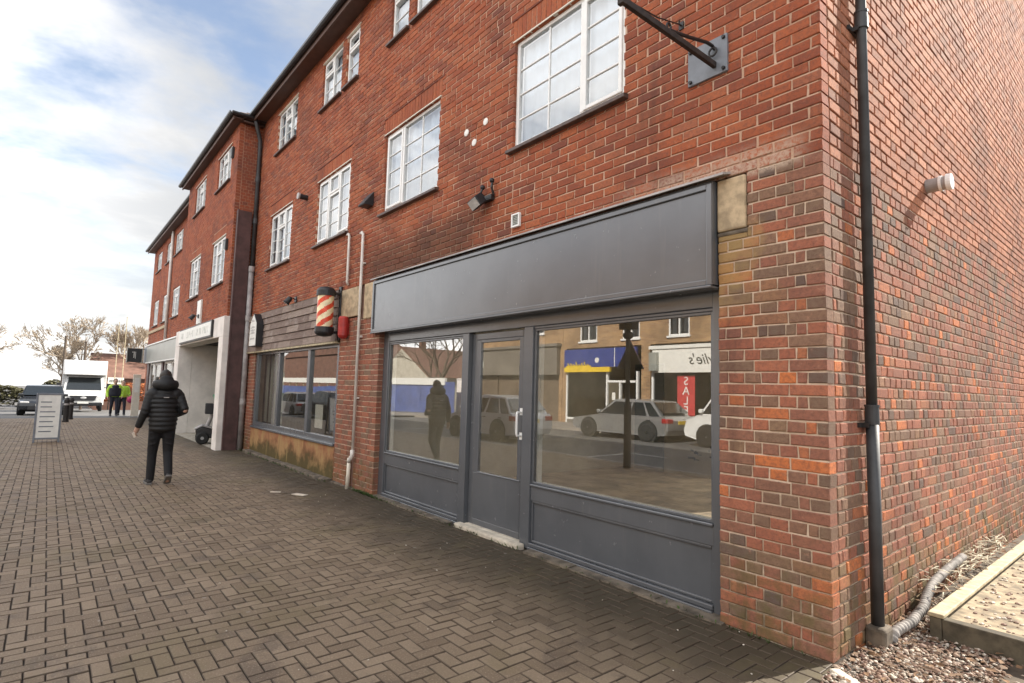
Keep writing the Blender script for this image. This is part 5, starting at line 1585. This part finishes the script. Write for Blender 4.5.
sc.location = (-14.15, .12, gz(-14.4) + .005); sc.rotation_euler = (0, 0, R(-100))
t = thing('wheelie_bin', 'green bin standing behind the scooter in the passage', 'bin', (-16.55, .55, 0))
m = MB(); m.ring([[(-16.55 + sx * w, .55 + sy * w, z) for sx, sy in ((-1, -1), (1, -1), (1, 1), (-1, 1))] for w, z in ((.22, .02), (.29, 1.0), (.31, 1.02), (.31, 1.06))]); m.build('bin_body', MAT['green_bin'], t, bevel=.015)
m = MB(); m.box(-16.87, -16.23, .22, .87, 1.061, 1.13); m.build('lid', MAT['green_bin'], t, bevel=.02)

# street furniture on the left
def bollard(label, x, y):
    t = thing('bollard', label, 'bollard', (x, y, gz(x)), 'bollards near the kerb'); z = gz(x)
    m = MB(); m.ring([[(x + q * math.cos(2 * PI * i / 20), y + q * math.sin(2 * PI * i / 20), z + h) for i in range(20)] for h, q in ((-.02, .10), (.06, .10), (.07, .085), (.72, .078), (.73, .09), (.80, .09), (.81, .075), (.86, .06), (.88, .02))])
    m.build('post', MAT['metal_dark'], t)
    m = MB(); m.ring([[(x + q * math.cos(2 * PI * i / 20), y + q * math.sin(2 * PI * i / 20), z + h) for i in range(20)] for h, q in ((.60, .083), (.605, .086), (.66, .086), (.665, .083))], cap=False); m.build('band', MAT['pipe_grey'], t)
bollard('nearer black bollard just right of the advertising board', -24.6, -2.92)
bollard('farther black bollard in front of the white box van', -27.2, -2.72)
t = thing('advertising_board', 'grey framed folding advertising board with a pale poster at the left kerb', 'sign', (-16, -3.5, 0)); z = gz(-16)
m = MB()
for sx, tl in ((1, .12), (-1, -.12)):
    Mx = Matrix.Translation((-16 + sx * .16, 0, z)) @ Matrix.Rotation(-tl, 4, 'Y')
    for a, b, c, d in ((-3.70, -3.66, 0, 1.16), (-3.245, -3.205, 0, 1.16), (-3.66, -3.245, .08, .12), (-3.66, -3.245, 1.12, 1.16)): m.box(-.02, .02, a, b, c, d, Mx)
m.build('frame', MAT['plate_grey'], t, bevel=.004)
m = MB()
for sx, tl in ((1, .12), (-1, -.12)):
    Mx = Matrix.Translation((-16 + sx * .16, 0, z)) @ Matrix.Rotation(-tl, 4, 'Y'); m.box(-.008, .008, -3.66, -3.245, .12, 1.12, Mx)
q = m.build('poster', MAT['white_sign'], t)
m = MB(); Mx = Matrix.Translation((-15.84, 0, z)) @ Matrix.Rotation(-.12, 4, 'Y'); rr = random.Random(3)
for k in range(7): m.box(.0085, .0105, -3.61, -3.61 + rr.uniform(.2, .33), .25 + k * .115, .275 + k * .115, Mx)
m.build('lettering', MAT['plate_grey'], q)


# ================================================================== TREES, HEDGES, FAR HOUSES
def bare_tree(label, x, y, h, seed, mat='bark', spread=.62, levels=6, r0=.16, trunk=.22, group=None, minr=.008):
    z = gz(x)
    root = thing('bare_tree', label, 'tree', (x, y, z), group)
    rr = random.Random(seed)
    T = MB(); C = MB()
    def grow(p, d, ln, r, lev):
        n = 3; pts = [p]; q = p; dd = d.copy()
        for i in range(n):
            dd = (dd + Vector((rr.uniform(-1, 1), rr.uniform(-1, 1), rr.uniform(-.4, .7))) * .13).normalized()
            q = q + dd * ln / n; pts.append(q)
        rs = [r * (1 - .38 * i / n) for i in range(n + 1)]
        (T if lev <= 1 else C).tube(pts, rs, 7 if lev < 2 else (5 if lev < 3 else 3), cap=False)
        if lev >= levels: return
        k = rr.choice((2, 3, 3)) if lev else 4
        for i in range(k):
            ax = dd.orthogonal().normalized(); ax.rotate(Matrix.Rotation(rr.uniform(0, 2 * PI), 3, dd))
            nd = (dd + ax * rr.uniform(.35, .95) * spread * 1.4 + Vector((0, 0, .12))).normalized()
            st = pts[-1] if i < 2 else pts[rr.choice((1, 2, 3))]
            grow(st, nd, ln * rr.uniform(.62, .86), max(minr, r * rr.uniform(.5, .66)), lev + 1)
    base = Vector((x, y, z - .1))
    grow(base, Vector((0, 0, 1)), h * trunk, r0, 0)
    T.build('trunk', MAT[mat], root, smooth=True); C.build('crown', MAT[mat], root, smooth=False)
    return root


def leaf_mass(root, part, mat, vol, n, size, seed):
    """leaf sized faces spread through a volume; vol(rr) returns a point"""
    rr = random.Random(seed); m = MB()
    for i in range(n):
        p = vol(rr); s = size * rr.uniform(.6, 1.5)
        M = Matrix.Rotation(rr.uniform(0, 6.28), 3, 'Z') @ Matrix.Rotation(rr.uniform(-1.2, 1.2), 3, 'X')
        m.add([p + M @ Vector(q) * s for q in ((-.5, 0, 0), (0, -.3, .05), (.6, 0, 0), (0, .3, .05))], [(0, 1, 2, 3)])
    return m.build(part, MAT[mat], root, recalc=False)


bare_tree('large bare tree behind the box van, to its left', -64, -1.9, 9.8, 5, r0=.2, minr=.022, levels=8)
bare_tree('bare tree with upright twigs behind the workers, right of the box van', -62, 3.6, 9.3, 12, r0=.17, spread=.48, minr=.024, levels=8)
bare_tree('bare tree at the far left beyond the road', -72, -10.5, 9.5, 23, r0=.19, minr=.024, levels=7)
bare_tree('dark branched bare tree across the road beside the white hoarding', -36.0, -20.0, 10.5, 8, 'dark_bark', r0=.24, trunk=.26, minr=.018, levels=6)
t = thing('hedge', 'orange brown beech hedge beyond the side street', 'hedge', (-50, 2, gz(-50)))
def hv(rr):
    x = -50 + rr.uniform(-.7, .7); y = rr.uniform(-1.0, 5.5); return Vector((x, y, gz(-50) + .1 + (1.9 + .35 * mnoise.noise(Vector((y * .8, 0, 1)))) * rr.random() ** .7))
leaf_mass(t, 'foliage', 'leaf_beech', hv, 5200, .16, 3)
m = MB(); rr = random.Random(4)
for i in range(60):
    a = Vector((-50 + rr.uniform(-.3, .3), -1 + i * .11, gz(-50))); m.tube([a, a + Vector((rr.uniform(-.2, .2), rr.uniform(-.2, .2), 1.2)), a + Vector((rr.uniform(-.4, .4), rr.uniform(-.4, .4), 1.9))], [.02, .014, .006], 4)
m.build('stems', MAT['bark'], t)
m = MB(); m.box(-48.9, -48.6, -.9, 6, gz(-49) - .2, gz(-49) + .55); tag(m.build('garden_wall', MAT['far_roof']), 'low brown garden wall in front of the orange hedge', 'wall')
t = thing('hedge', 'dark evergreen shrubs left of the box van', 'hedge', (-58, -7, gz(-58)))
def hv2(rr):
    y = rr.uniform(-13, -2.2); return Vector((-58 + rr.uniform(-1, 1), y, gz(-58) + .1 + (1.6 + .9 * mnoise.noise(Vector((y * .5, 3, 1)))) * rr.random() ** .6))
leaf_mass(t, 'foliage', 'leaf_conifer', hv2, 5200, .26, 5)

def house(label, x, y, w, d, h, rise, wallm, axis='y', chim=True):
    z = gz(x); t = thing('house', label, 'house', (x, y, z))
    m = MB(); m.box(x - d / 2, x + d / 2, y - w / 2, y + w / 2, z - .3, z + h); m.build('wall', MAT[wallm], t)
    m = MB(); e = .35
    if axis == 'y': m.prism([(-d / 2 - e, 0), (d / 2 + e, 0), (0, rise)], lambda u, v, q: (x + u, q, z + h + v), y - w / 2 - .2, y + w / 2 + .2)
    else: m.prism([(-w / 2 - e, 0), (w / 2 + e, 0), (0, rise)], lambda u, v, q: (q, y + u, z + h + v), x - d / 2 - .2, x + d / 2 + .2)
    rf = m.build('roof', MAT['far_roof'], t)
    if axis == 'y':
        m = MB(); m.prism([(-d / 2, -.1), (d / 2, -.1), (0, rise - .25)], lambda u, v, q: (x + u, q, z + h + v), y - w / 2 - .22, y + w / 2 + .22); m.build('gable', MAT[wallm], t)
    if chim: m = MB(); m.box(x - .3, x + .3, y + w * .2, y + w * .2 + .6, z + h + rise * .4, z + h + rise + .7); m.build('chimney', MAT['far_roof'], rf)
    for sgn, rng_ in ((1, w),):
        n = max(2, int(w / 2.6))
        for lv in range(max(1, int(h // 2.5))):
            for i in range(n):
                yy = y - w / 2 + w * (i + .5) / n; zz = z + .9 + lv * 2.6
                f = MB(); xx = x + d / 2
                f.add([], [])
                for (a0, a1, b0, b1) in ((yy - .55, yy - .48, zz, zz + 1.1), (yy + .48, yy + .55, zz, zz + 1.1), (yy - .48, yy + .48, zz, zz + .07), (yy - .48, yy + .48, zz + 1.03, zz + 1.1), (yy - .03, yy + .03, zz + .07, zz + 1.03)): f.box(xx, xx + .05, a0, a1, b0, b1)
                wi = f.build('window', MAT['white_upvc'], t); g = MB(); g.box(xx + .004, xx + .02, yy - .48, yy + .48, zz + .07, zz + 1.03); g.build('pane', MAT['plastic_glass'], wi)
                # the same on the road side
    return t
house('low house with a brown tiled roof behind the orange hedge', -63.5, 4.6, 10, 8, 2.6, 2.3, 'far_roof')
house('pale house at the far left end of the street', -105, -24, 12, 9, 4.6, 2.6, 'pebbledash')
for lab, y, x, h in (('dark slim pole rising behind the left half of the box van', -2.75, -48, 5.0), ('dark slim pole rising behind the right half of the box van', -1.62, -48, 4.7)):
    m = MB(); m.tube([(x, y, gz(x)), (x, y, gz(x) + h)], [.085, .075], 10); m.cyl((x, y, gz(x) + h), (x, y, gz(x) + h + .06), .1, .06, 10)
    tag(m.build('street_pole', MAT['dark_bark']), lab, 'pole', 'poles beyond the box van')
for lab, y, x, h in (('thin white post left of the two behind the workers', .0, -45.5, 6.0), ('thin white post right of the two behind the workers', .42, -45.5, 6.4)):
    m = MB(); m.tube([(x, y, gz(x)), (x, y, gz(x) + 1.2), (x, y, gz(x) + h)], [.04, .028, .02], 8); m.ell((x, y, gz(x) + h), .03, None, 10, 6)
    tag(m.build('street_pole', MAT['timber']), lab, 'pole', 'white posts beyond the workers')
t = thing('street_sign', 'low white street nameplate with dark marks beyond the workers', 'sign', (-46.5, .15, gz(-46)))
m = MB(); m.box(-46.52, -46.48, -.3, .62, 1.16, 1.62); m.build('plate', MAT['white_sign'], t)
m = MB(); rr = random.Random(12)
for i in range(7): m.box(-46.478, -46.475, -.2 + i * .105, -.2 + i * .105 + .06, 1.28, 1.28 + rr.uniform(.12, .22))
m.build('lettering', MAT['lettering_dark'], t)
m = MB(); m.box(-46.54, -46.5, -.2, -.14, gz(-46), 1.5); m.box(-46.54, -46.5, .45, .51, gz(-46), 1.5); m.build('leg', MAT['metal_dark'], t)

# ================================================================== ACROSS THE ROAD (seen in the glass)
YO = -17.0
def opp_fn(y): return lambda u, z, d: (u, y + d, z)      # wall facing +y
def opp_building(label, x0, x1, h, wallmat, wins, shop_top, depth=8):
    z = gz((x0 + x1) / 2)
    t = thing('shop_building', label, 'building', ((x0 + x1) / 2, YO - depth / 2, z))
    m = MB()
    hol = [(a, b, c, d) for a, b, c, d in wins] + [(x0 + .25, x1 - .25, -1, shop_top)]
    for a, b, c, d in rects_minus(x0, x1, -1.2, h, hol): m.box(a, b, YO - .3, YO, c, d)
    w = m.build('wall', wallmat, t)
    m = MB(); m.box(x0, x0 + .2, YO - depth, YO - .301, -1.2, h); m.box(x1 - .2, x1, YO - depth, YO - .301, -1.2, h); m.box(x0 + .2, x1 - .2, YO - depth, YO - depth + .2, -1.2, h)
    m.build('side_wall', wallmat, t)
    m = MB(); m.box(x0 + .2, x1 - .2, YO - 5, YO - 4.8, -1.2, shop_top); m.box(x0 + .2, x1 - .2, YO - 5, YO - .3, shop_top + .2, shop_top + .3); m.box(x0 + .3, x1 - .3, YO - depth + .3, YO - 1.2, h - .4, h - .2)
    m.build('interior', MAT['brown_cladding'], t)
    m = MB(); m.prism([(YO + .25, h), (YO - depth - .25, h), (YO - depth / 2, h + 2.6)], lambda u, v, d: (d, u, v), x0, x1); m.build('roof', MAT['far_roof'], t)
    for a, b, c, d in wins:
        f = MB(); xm = (a + b) / 2
        for (p, q, r, s_) in ((a, a + .07, c, d), (b - .07, b, c, d), (a + .07, b - .07, c, c + .07), (a + .07, b - .07, d - .07, d), (xm - .035, xm + .035, c + .07, d - .07)): f.box(p, q, YO - .1, YO - .03, r, s_)
        f.box(a - .06, b + .06, YO - .06, YO + .07, c - .08, c - .001)
        wi = f.build('window', MAT['white_upvc'], t)
        g = MB(); g.box(a + .05, b - .05, YO - .075, YO - .068, c + .05, d - .05); g.build('pane', MAT['glass_far'], wi)
        g = MB(); g.box(a + .07, a + .3, YO - .2, YO - .19, c + .07, d - .07); g.box(b - .3, b - .07, YO - .2, YO - .19, c + .07, d - .07); g.box(a, b, YO - .6, YO - .55, c, d); g.build('curtain', MAT['net'], wi)
    return t


m_, nt_, out_ = newmat('yellow_brown_brick')
p_ = pos(nt_)
mp_ = N(nt_, 'ShaderNodeMapping'); mp_.inputs['Rotation'].default_value = (R(90), 0, 0); L(nt_, p_, mp_.inputs[0])
bk_ = N(nt_, 'ShaderNodeTexBrick'); L(nt_, mp_.outputs[0], bk_.inputs[0])
for k, v in (('Color1', (.43, .26, .12, 1)), ('Color2', (.27, .15, .075, 1)), ('Mortar', (.46, .38, .28, 1)), ('Scale', 1), ('Mortar Size', .005), ('Brick Width', .225), ('Row Height', .075)): bk_.inputs[k].default_value = v
principled(nt_, out_, mixc(nt_, smooth_(nt_, noise(nt_, p_, .8, 5), .4, .65), bk_.outputs[0], mixc(nt_, .4, bk_.outputs[0], (.08, .05, .03))), .9)
OB = m_
WZ = (4.02, 5.35)
ob1 = opp_building('brick building across the road above the blue and yellow shop', -19.7, -14.4, 7.6, OB, [(-18.5, -17.35, *WZ), (-15.75, -14.75, *WZ)], 3.7)
ob2 = opp_building('brick building across the road above the white fronted shop', -14.4, -3.0, 7.6, OB, [(-13.2, -12.15, *WZ), (-10.2, -9.1, *WZ), (-7, -5.9, *WZ)], 3.7)
ob3 = opp_building('building across the road with brown grey cladding at street level', -27.2, -19.72, 7.4, OB, [(-25.6, -24.4, 4.6, 5.8), (-22.4, -21.2, 4.6, 5.8)], 3.9)
ob4 = opp_building('brick building across the road facing the corner of the terrace', -2.9, 16.0, 7.5, OB, [(-1.6, -.4, *WZ), (2.2, 3.4, *WZ), (6.2, 7.4, *WZ), (10.4, 11.6, *WZ)], 3.6)
t = thing('fascia_sign', 'blue and yellow shop fascia across the road', 'fascia sign', (-17, YO, 3))
m = MB(); m.box(-19.45, -14.85, YO, YO + .14, 2.72, 3.62); m.build('blue_panel', MAT['blue'], t)
m = MB(); m.box(-19.45, -16.4, YO, YO + .15, 2.48, 2.719); m.box(-19.3, -17.6, YO + .14, YO + .146, 2.72, 2.80); m.build('yellow_strip', MAT['yellow'], t)
m = MB(); rr = random.Random(9); x = -19.2
while x < -17.75: m.box(x, x + .07, YO + .141, YO + .15, 2.80, 2.86 + rr.uniform(0, .16)); m.box(x, x + .15, YO + .141, YO + .15, 2.80, 2.84); x += .19
m.build('lettering', MAT['yellow'], t)
m = MB(); m.cyl((-17.2, YO + .14, 3.05), (-17.2, YO + .16, 3.05), .13, .13, 16); m.box(-16.12, -16.08, YO + .14, YO + .145, 2.72, 3.62); m.build('white_disc', MAT['white_sign'], t)
t = thing('shopfront', 'dark glazed shopfront with white posts under the blue fascia across the road', 'shopfront', (-17, YO, 0))
m = MB()
for x in (-19.45, -16.75, -14.95, -15.95): m.box(x, x + .09, YO - .15, YO - .02, -.1, 2.5 if x != -15.95 else 2.0)
m.box(-16.66, -15.0, YO - .14, YO - .03, 1.98, 2.08); m.box(-19.36, -16.75, YO - .14, YO - .02, .1, .2); m.build('frame', MAT['white_upvc'], t)
m = MB(); m.box(-19.36, -16.75, YO - .09, YO - .083, .2, 2.5); m.box(-15.0, -14.95, YO - .09, YO - .083, .1, 2.5); m.build('window_pane', MAT['glass_far'], t)
m = MB(); m.box(-16.6, -15.97, YO - .1, YO - .06, .02, 1.97); d = m.build('door', MAT['dark_timber'], t)
m = MB(); m.box(-16.4, -16.2, YO - .058, YO - .054, 1.15, 1.5); m.build('notice', MAT['white_sign'], d)
m = MB(); m.box(-19.4, -14.9, YO - .13, YO - .03, -.3, .1); m.build('stall_riser', MAT['dark_fascia'], t)
t = thing('fascia_sign', 'cream white shop fascia with black script lettering across the road', 'fascia sign', (-9, YO, 3))
m = MB(); m.box(-13.95, -3.3, YO, YO + .14, 2.42, 3.45); m.box(-14.1, -3.2, YO, YO + .2, 3.451, 3.6); m.build('panel', MAT['white_sign'], t)
text_obj('lettering', "Kylie's", .62, MAT['lettering_dark'], t, face_M((-11.25, YO + .146, 2.95), (-1, 0, 0), (0, 0, 1)), .004, .35)
m = MB(); m.box(-14.0, -13.6, YO + .14, YO + .32, 2.5, 3.3); m.build('side_box', MAT['grey_sign'], t)
t = thing('shopfront', 'white framed shopfront under the cream fascia across the road', 'shopfront', (-9, YO, 0))
m = MB()
for x in (-14.1, -10.75, -9.6, -6.5, -3.6): m.box(x, x + .1, YO - .15, YO - .02, -.2, 2.42)
m.box(-14.0, -10.75, YO - .15, YO - .02, .45, .55); m.box(-10.65, -9.6, YO - .14, YO - .03, 2.02, 2.12); m.build('frame', MAT['white_upvc'], t)
m = MB(); m.box(-14.0, -10.75, YO - .1, YO - .093, .55, 2.42); m.box(-9.5, -3.6, YO - .1, YO - .093, .55, 2.42); m.build('window_pane', MAT['glass_far'], t)
m = MB(); m.box(-14.0, -10.75, YO - .14, YO - .03, -.2, .449); m.box(-9.5, -3.6, YO - .14, YO - .03, -.2, .549); m.build('stall_riser', MAT['dark_fascia'], t)
m = MB(); m.box(-10.65, -9.6, YO - .1, YO - .06, -.1, 2.02); m.build('door', MAT['dark_fascia'], t)
sb = thing('sale_banner', 'tall red sale banner in the window of the white shop across the road', 'banner', (-12.4, YO, 1.4))
m = MB(); m.box(-12.8, -11.95, YO - .08, YO - .075, .62, 2.3); m.build('banner', MAT['red_banner'], sb)
for i, ch in enumerate('SALE'): text_obj('lettering', ch, .5, MAT['white_sign'], sb, face_M((-12.37, YO - .07, 2.05 - i * .41), (-1, 0, 0), (0, 0, 1)), .003)
t = thing('fascia_sign', 'wide brown grey cladding band over the ground floor across the road', 'fascia sign', (-23.5, YO, 3))
m = MB(); m.box(-27.1, -19.9, YO, YO + .25, 2.35, 3.85); m.box(-27.2, -19.8, YO, YO + .35, 3.851, 4.0); m.build('cladding', MAT['dark_fascia'], t)
m = MB(); m.box(-26.9, -26.4, YO + .25, YO + .26, 2.8, 3.2); m.build('marks', MAT['lettering_pale'], t)
t = thing('shopfront', 'brown panelled ground floor shopfront under the cladding band across the road', 'shopfront', (-23.5, YO, 0))
m = MB(); m.box(-27.0, -19.9, YO - .2, YO - .1, -.5, 2.35)
for x in (-25.4, -23.4, -21.6): m.box(x, x + .12, YO - .1, YO - .02, -.3, 2.35)
m.build('panelling', MAT['brown_cladding'], t)
t = thing('shopfront', 'long white framed shopfront across the road facing the corner', 'shopfront', (6.5, YO, 0))
m = MB(); m.box(-2.6, 15.7, YO, YO + .14, 2.6, 3.5); m.build('fascia', MAT['dark_fascia'], t)
m = MB()
for x in (-2.6, 1.2, 2.4, 6.2, 10.2, 11.4, 15.6): m.box(x, x + .1, YO - .15, YO - .02, -.2, 2.6)
m.build('frame', MAT['white_upvc'], t)
m = MB(); m.box(-2.5, 1.2, YO - .1, YO - .093, .5, 2.6); m.box(2.5, 10.2, YO - .1, YO - .093, .5, 2.6); m.box(11.5, 15.6, YO - .1, YO - .093, .5, 2.6); m.build('window_pane', MAT['glass_far'], t)
m = MB(); m.box(-2.5, 1.2, YO - .14, YO - .03, -.2, .499); m.box(2.5, 10.2, YO - .14, YO - .03, -.2, .499); m.box(11.5, 15.6, YO - .14, YO - .03, -.2, .499); m.build('stall_riser', MAT['dark_fascia'], t)
# hoarding, hedge, gable house further along
m = MB(); x = -76
while x < -34:
    m.box(x + .01, x + 2.39, -19.05, -19.0, gz(x) - .1, gz(x) + 2.3); x += 2.4
t = thing('site_hoarding', 'long blue site hoarding with a white top rail across the road', 'fence', (-55, -19, 0)); m.build('panels', MAT['blue_hoarding'], t)
m = MB(); m.box(-76, -34, -19.1, -18.9, 1.72, 2.25); m.build('top_rail', MAT['white_sign'], t)
m = MB()
for i in range(18): m.box(-76 + i * 2.4 - .05, -76 + i * 2.4 + .05, -19.2, -19.1, -1.2, 1.7)
m.build('posts', MAT['timber'], t)
m = MB(); m.box(-34, -27.3, -20.2, -20.0, -.6, 2.15); m.box(-34, -27.3, -20.25, -19.95, 2.151, 2.25); tag(m.build('boundary_wall', MAT['white_render']), 'white rendered boundary wall across the road beside the bare tree', 'wall')
t = thing('hedge', 'green hedge in front of the blue hoarding across the road', 'hedge', (-60, -17.6, -1))
leaf_mass(t, 'foliage', 'leaf_green', lambda rr: Vector((rr.uniform(-76, -44), -17.8 + rr.uniform(-.5, .5), -1.1 + 1.5 * rr.random() ** .7)), 5200, .2, 8)
house('pale gabled house across the road beyond the bare tree', -54.5, -31, 9, 12, 3.4, 3.4, 'pebbledash')
house('orange brick house far along the opposite side', -70, -27, 10, 20, 6.2, 3, 'brick_far' if 'brick_far' in MAT else 'far_roof')
# sign post by the kerb with a warning triangle
t = thing('sign_post', 'dark kerbside post with a triangular warning sign seen in the shop glass', 'sign', (-5.95, -5.3, 0))
m = MB(); m.cyl((-5.95, -5.3, -.05), (-5.95, -5.3, 1.25), .075, .075, 16); m.cyl((-5.95, -5.3, 1.25), (-5.95, -5.3, 3.05), .045, .045, 14); m.build('post', MAT['metal_dark'], t)
m = MB(); m.prism([(-6.3, 1.97), (-5.6, 1.97), (-5.95, 2.56)], lambda u, v, d: (u, d, v), -5.375, -5.355); q = m.build('triangle_plate', MAT['metal_dark'], t)
m = MB(); m.prism([(-6.3, 1.97), (-5.6, 1.97), (-5.95, 2.56)], lambda u, v, d: (u, d, v), -5.381, -5.3755); q2 = m.build('red_border', MAT['red_paint'], q)
m = MB(); m.prism([(-6.19, 2.03), (-5.71, 2.03), (-5.95, 2.44)], lambda u, v, d: (u, d, v), -5.386, -5.3815); m.build('face', MAT['white_sign'], q)
m = MB(); m.box(-6.12, -5.78, -5.42, -5.2, 2.78, 2.98); m.ell((-5.95, -5.3, 2.66), (.11, .11, .09), None, 12, 8); m.build('lantern', MAT['metal_dark'], t, bevel=.02)

# ================================================================== SKY, SUN, CAMERA
sun_dir = Vector((.32, 1.0, 0)).normalized() * math.cos(R(36)) + Vector((0, 0, math.sin(R(36))))
w = bpy.data.worlds.new('World'); SC.world = w; w.use_nodes = True
nt = w.node_tree
for n in list(nt.nodes): nt.nodes.remove(n)
wo = nt.nodes.new('ShaderNodeOutputWorld'); bg = nt.nodes.new('ShaderNodeBackground')
sky = nt.nodes.new('ShaderNodeTexSky'); sky.sky_type = 'NISHITA'; sky.sun_disc = False
sky.sun_elevation = R(36); sky.sun_rotation = math.atan2(sun_dir.x, sun_dir.y); sky.air_density = 1.0; sky.dust_density = .6
tc = nt.nodes.new('ShaderNodeTexCoord')
sx = N(nt, 'ShaderNodeSeparateXYZ'); L(nt, tc.outputs['Generated'], sx.inputs[0])
X, Y, Z = sx.outputs
zc = math_(nt, 'MAXIMUM', Z, 0.0)
den = math_(nt, 'ADD', zc, .22)
cv = N(nt, 'ShaderNodeCombineXYZ'); L(nt, math_(nt, 'DIVIDE', X, den), cv.inputs[0]); L(nt, math_(nt, 'DIVIDE', Y, den), cv.inputs[1])
mp = N(nt, 'ShaderNodeMapping'); mp.inputs['Location'].default_value = (0.6, 3.1, 0); mp.inputs['Rotation'].default_value = (0, 0, R(20)); mp.inputs['Scale'].default_value = (1.0, .62, 1); L(nt, cv.outputs[0], mp.inputs[0])
n1 = noise(nt, mp.outputs[0], 1.25, 7, .56, .35)
n2 = noise(nt, mp.outputs[0], 3.2, 6, .6, .2)
cl = math_(nt, 'ADD', math_(nt, 'MULTIPLY', n1, .75), math_(nt, 'MULTIPLY', n2, .25))
cov = math_(nt, 'MULTIPLY_ADD', smooth_(nt, cl, .42, .57), .86, .14)
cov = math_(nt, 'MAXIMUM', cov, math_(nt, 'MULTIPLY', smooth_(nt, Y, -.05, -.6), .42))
cov = math_(nt, 'MAXIMUM', cov, smooth_(nt, Z, .42, .05))
shade = smooth_(nt, math_(nt, 'ADD', n2, math_(nt, 'MULTIPLY', n1, .3)), .45, .8)
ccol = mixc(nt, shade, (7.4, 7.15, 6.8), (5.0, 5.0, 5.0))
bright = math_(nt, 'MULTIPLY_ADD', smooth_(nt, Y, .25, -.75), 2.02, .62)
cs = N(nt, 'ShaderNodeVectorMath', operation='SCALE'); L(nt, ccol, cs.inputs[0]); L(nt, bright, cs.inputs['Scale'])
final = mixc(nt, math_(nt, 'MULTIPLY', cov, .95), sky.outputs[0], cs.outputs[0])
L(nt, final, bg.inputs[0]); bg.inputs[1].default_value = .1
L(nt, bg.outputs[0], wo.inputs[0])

sl = bpy.data.lights.new('sun', 'SUN'); sl.energy = 4.6; sl.angle = R(.5); sl.color = (1, .93, .82)
so = bpy.data.objects.new('sun', sl); COL.objects.link(so); so.rotation_euler = sun_dir.to_track_quat('Z', 'Y').to_euler(); so.location = (0, 0, 30)

yaw, pit, rol = R(-50.65881271), R(4.92907363), R(1.5390841)
cy_, sy_, cp, sp_ = math.cos(yaw), math.sin(yaw), math.cos(pit), math.sin(pit)
fwd = Vector((sy_ * cp, cy_ * cp, sp_)); rgt = Vector((cy_, -sy_, 0)); upv = rgt.cross(fwd)
r2 = rgt * math.cos(rol) + upv * math.sin(rol); u2 = -rgt * math.sin(rol) + upv * math.cos(rol)
cd = bpy.data.cameras.new('camera'); cam = bpy.data.objects.new('camera', cd); COL.objects.link(cam)
Mc = Matrix.Identity(4)
for i in range(3): Mc[i][0] = r2[i]; Mc[i][1] = u2[i]; Mc[i][2] = -fwd[i]
Mc[0][3], Mc[1][3], Mc[2][3] = 1.38306335, -3.53722122, 1.48634157
cam.matrix_world = Mc
cd.sensor_width = 36; cd.sensor_fit = 'HORIZONTAL'; cd.lens = 563.37 / 1024 * 36; cd.clip_end = 1000; cd.clip_start = .05
SC.camera = cam
vs = SC.view_settings; vs.view_transform = 'Standard'; vs.look = 'None'; vs.gamma = 1; vs.use_curve_mapping = False
vs.exposure = 1.2
SC.cycles.max_bounces = 8; SC.cycles.transparent_max_bounces = 16; SC.cycles.caustics_reflective = False; SC.cycles.caustics_refractive = False
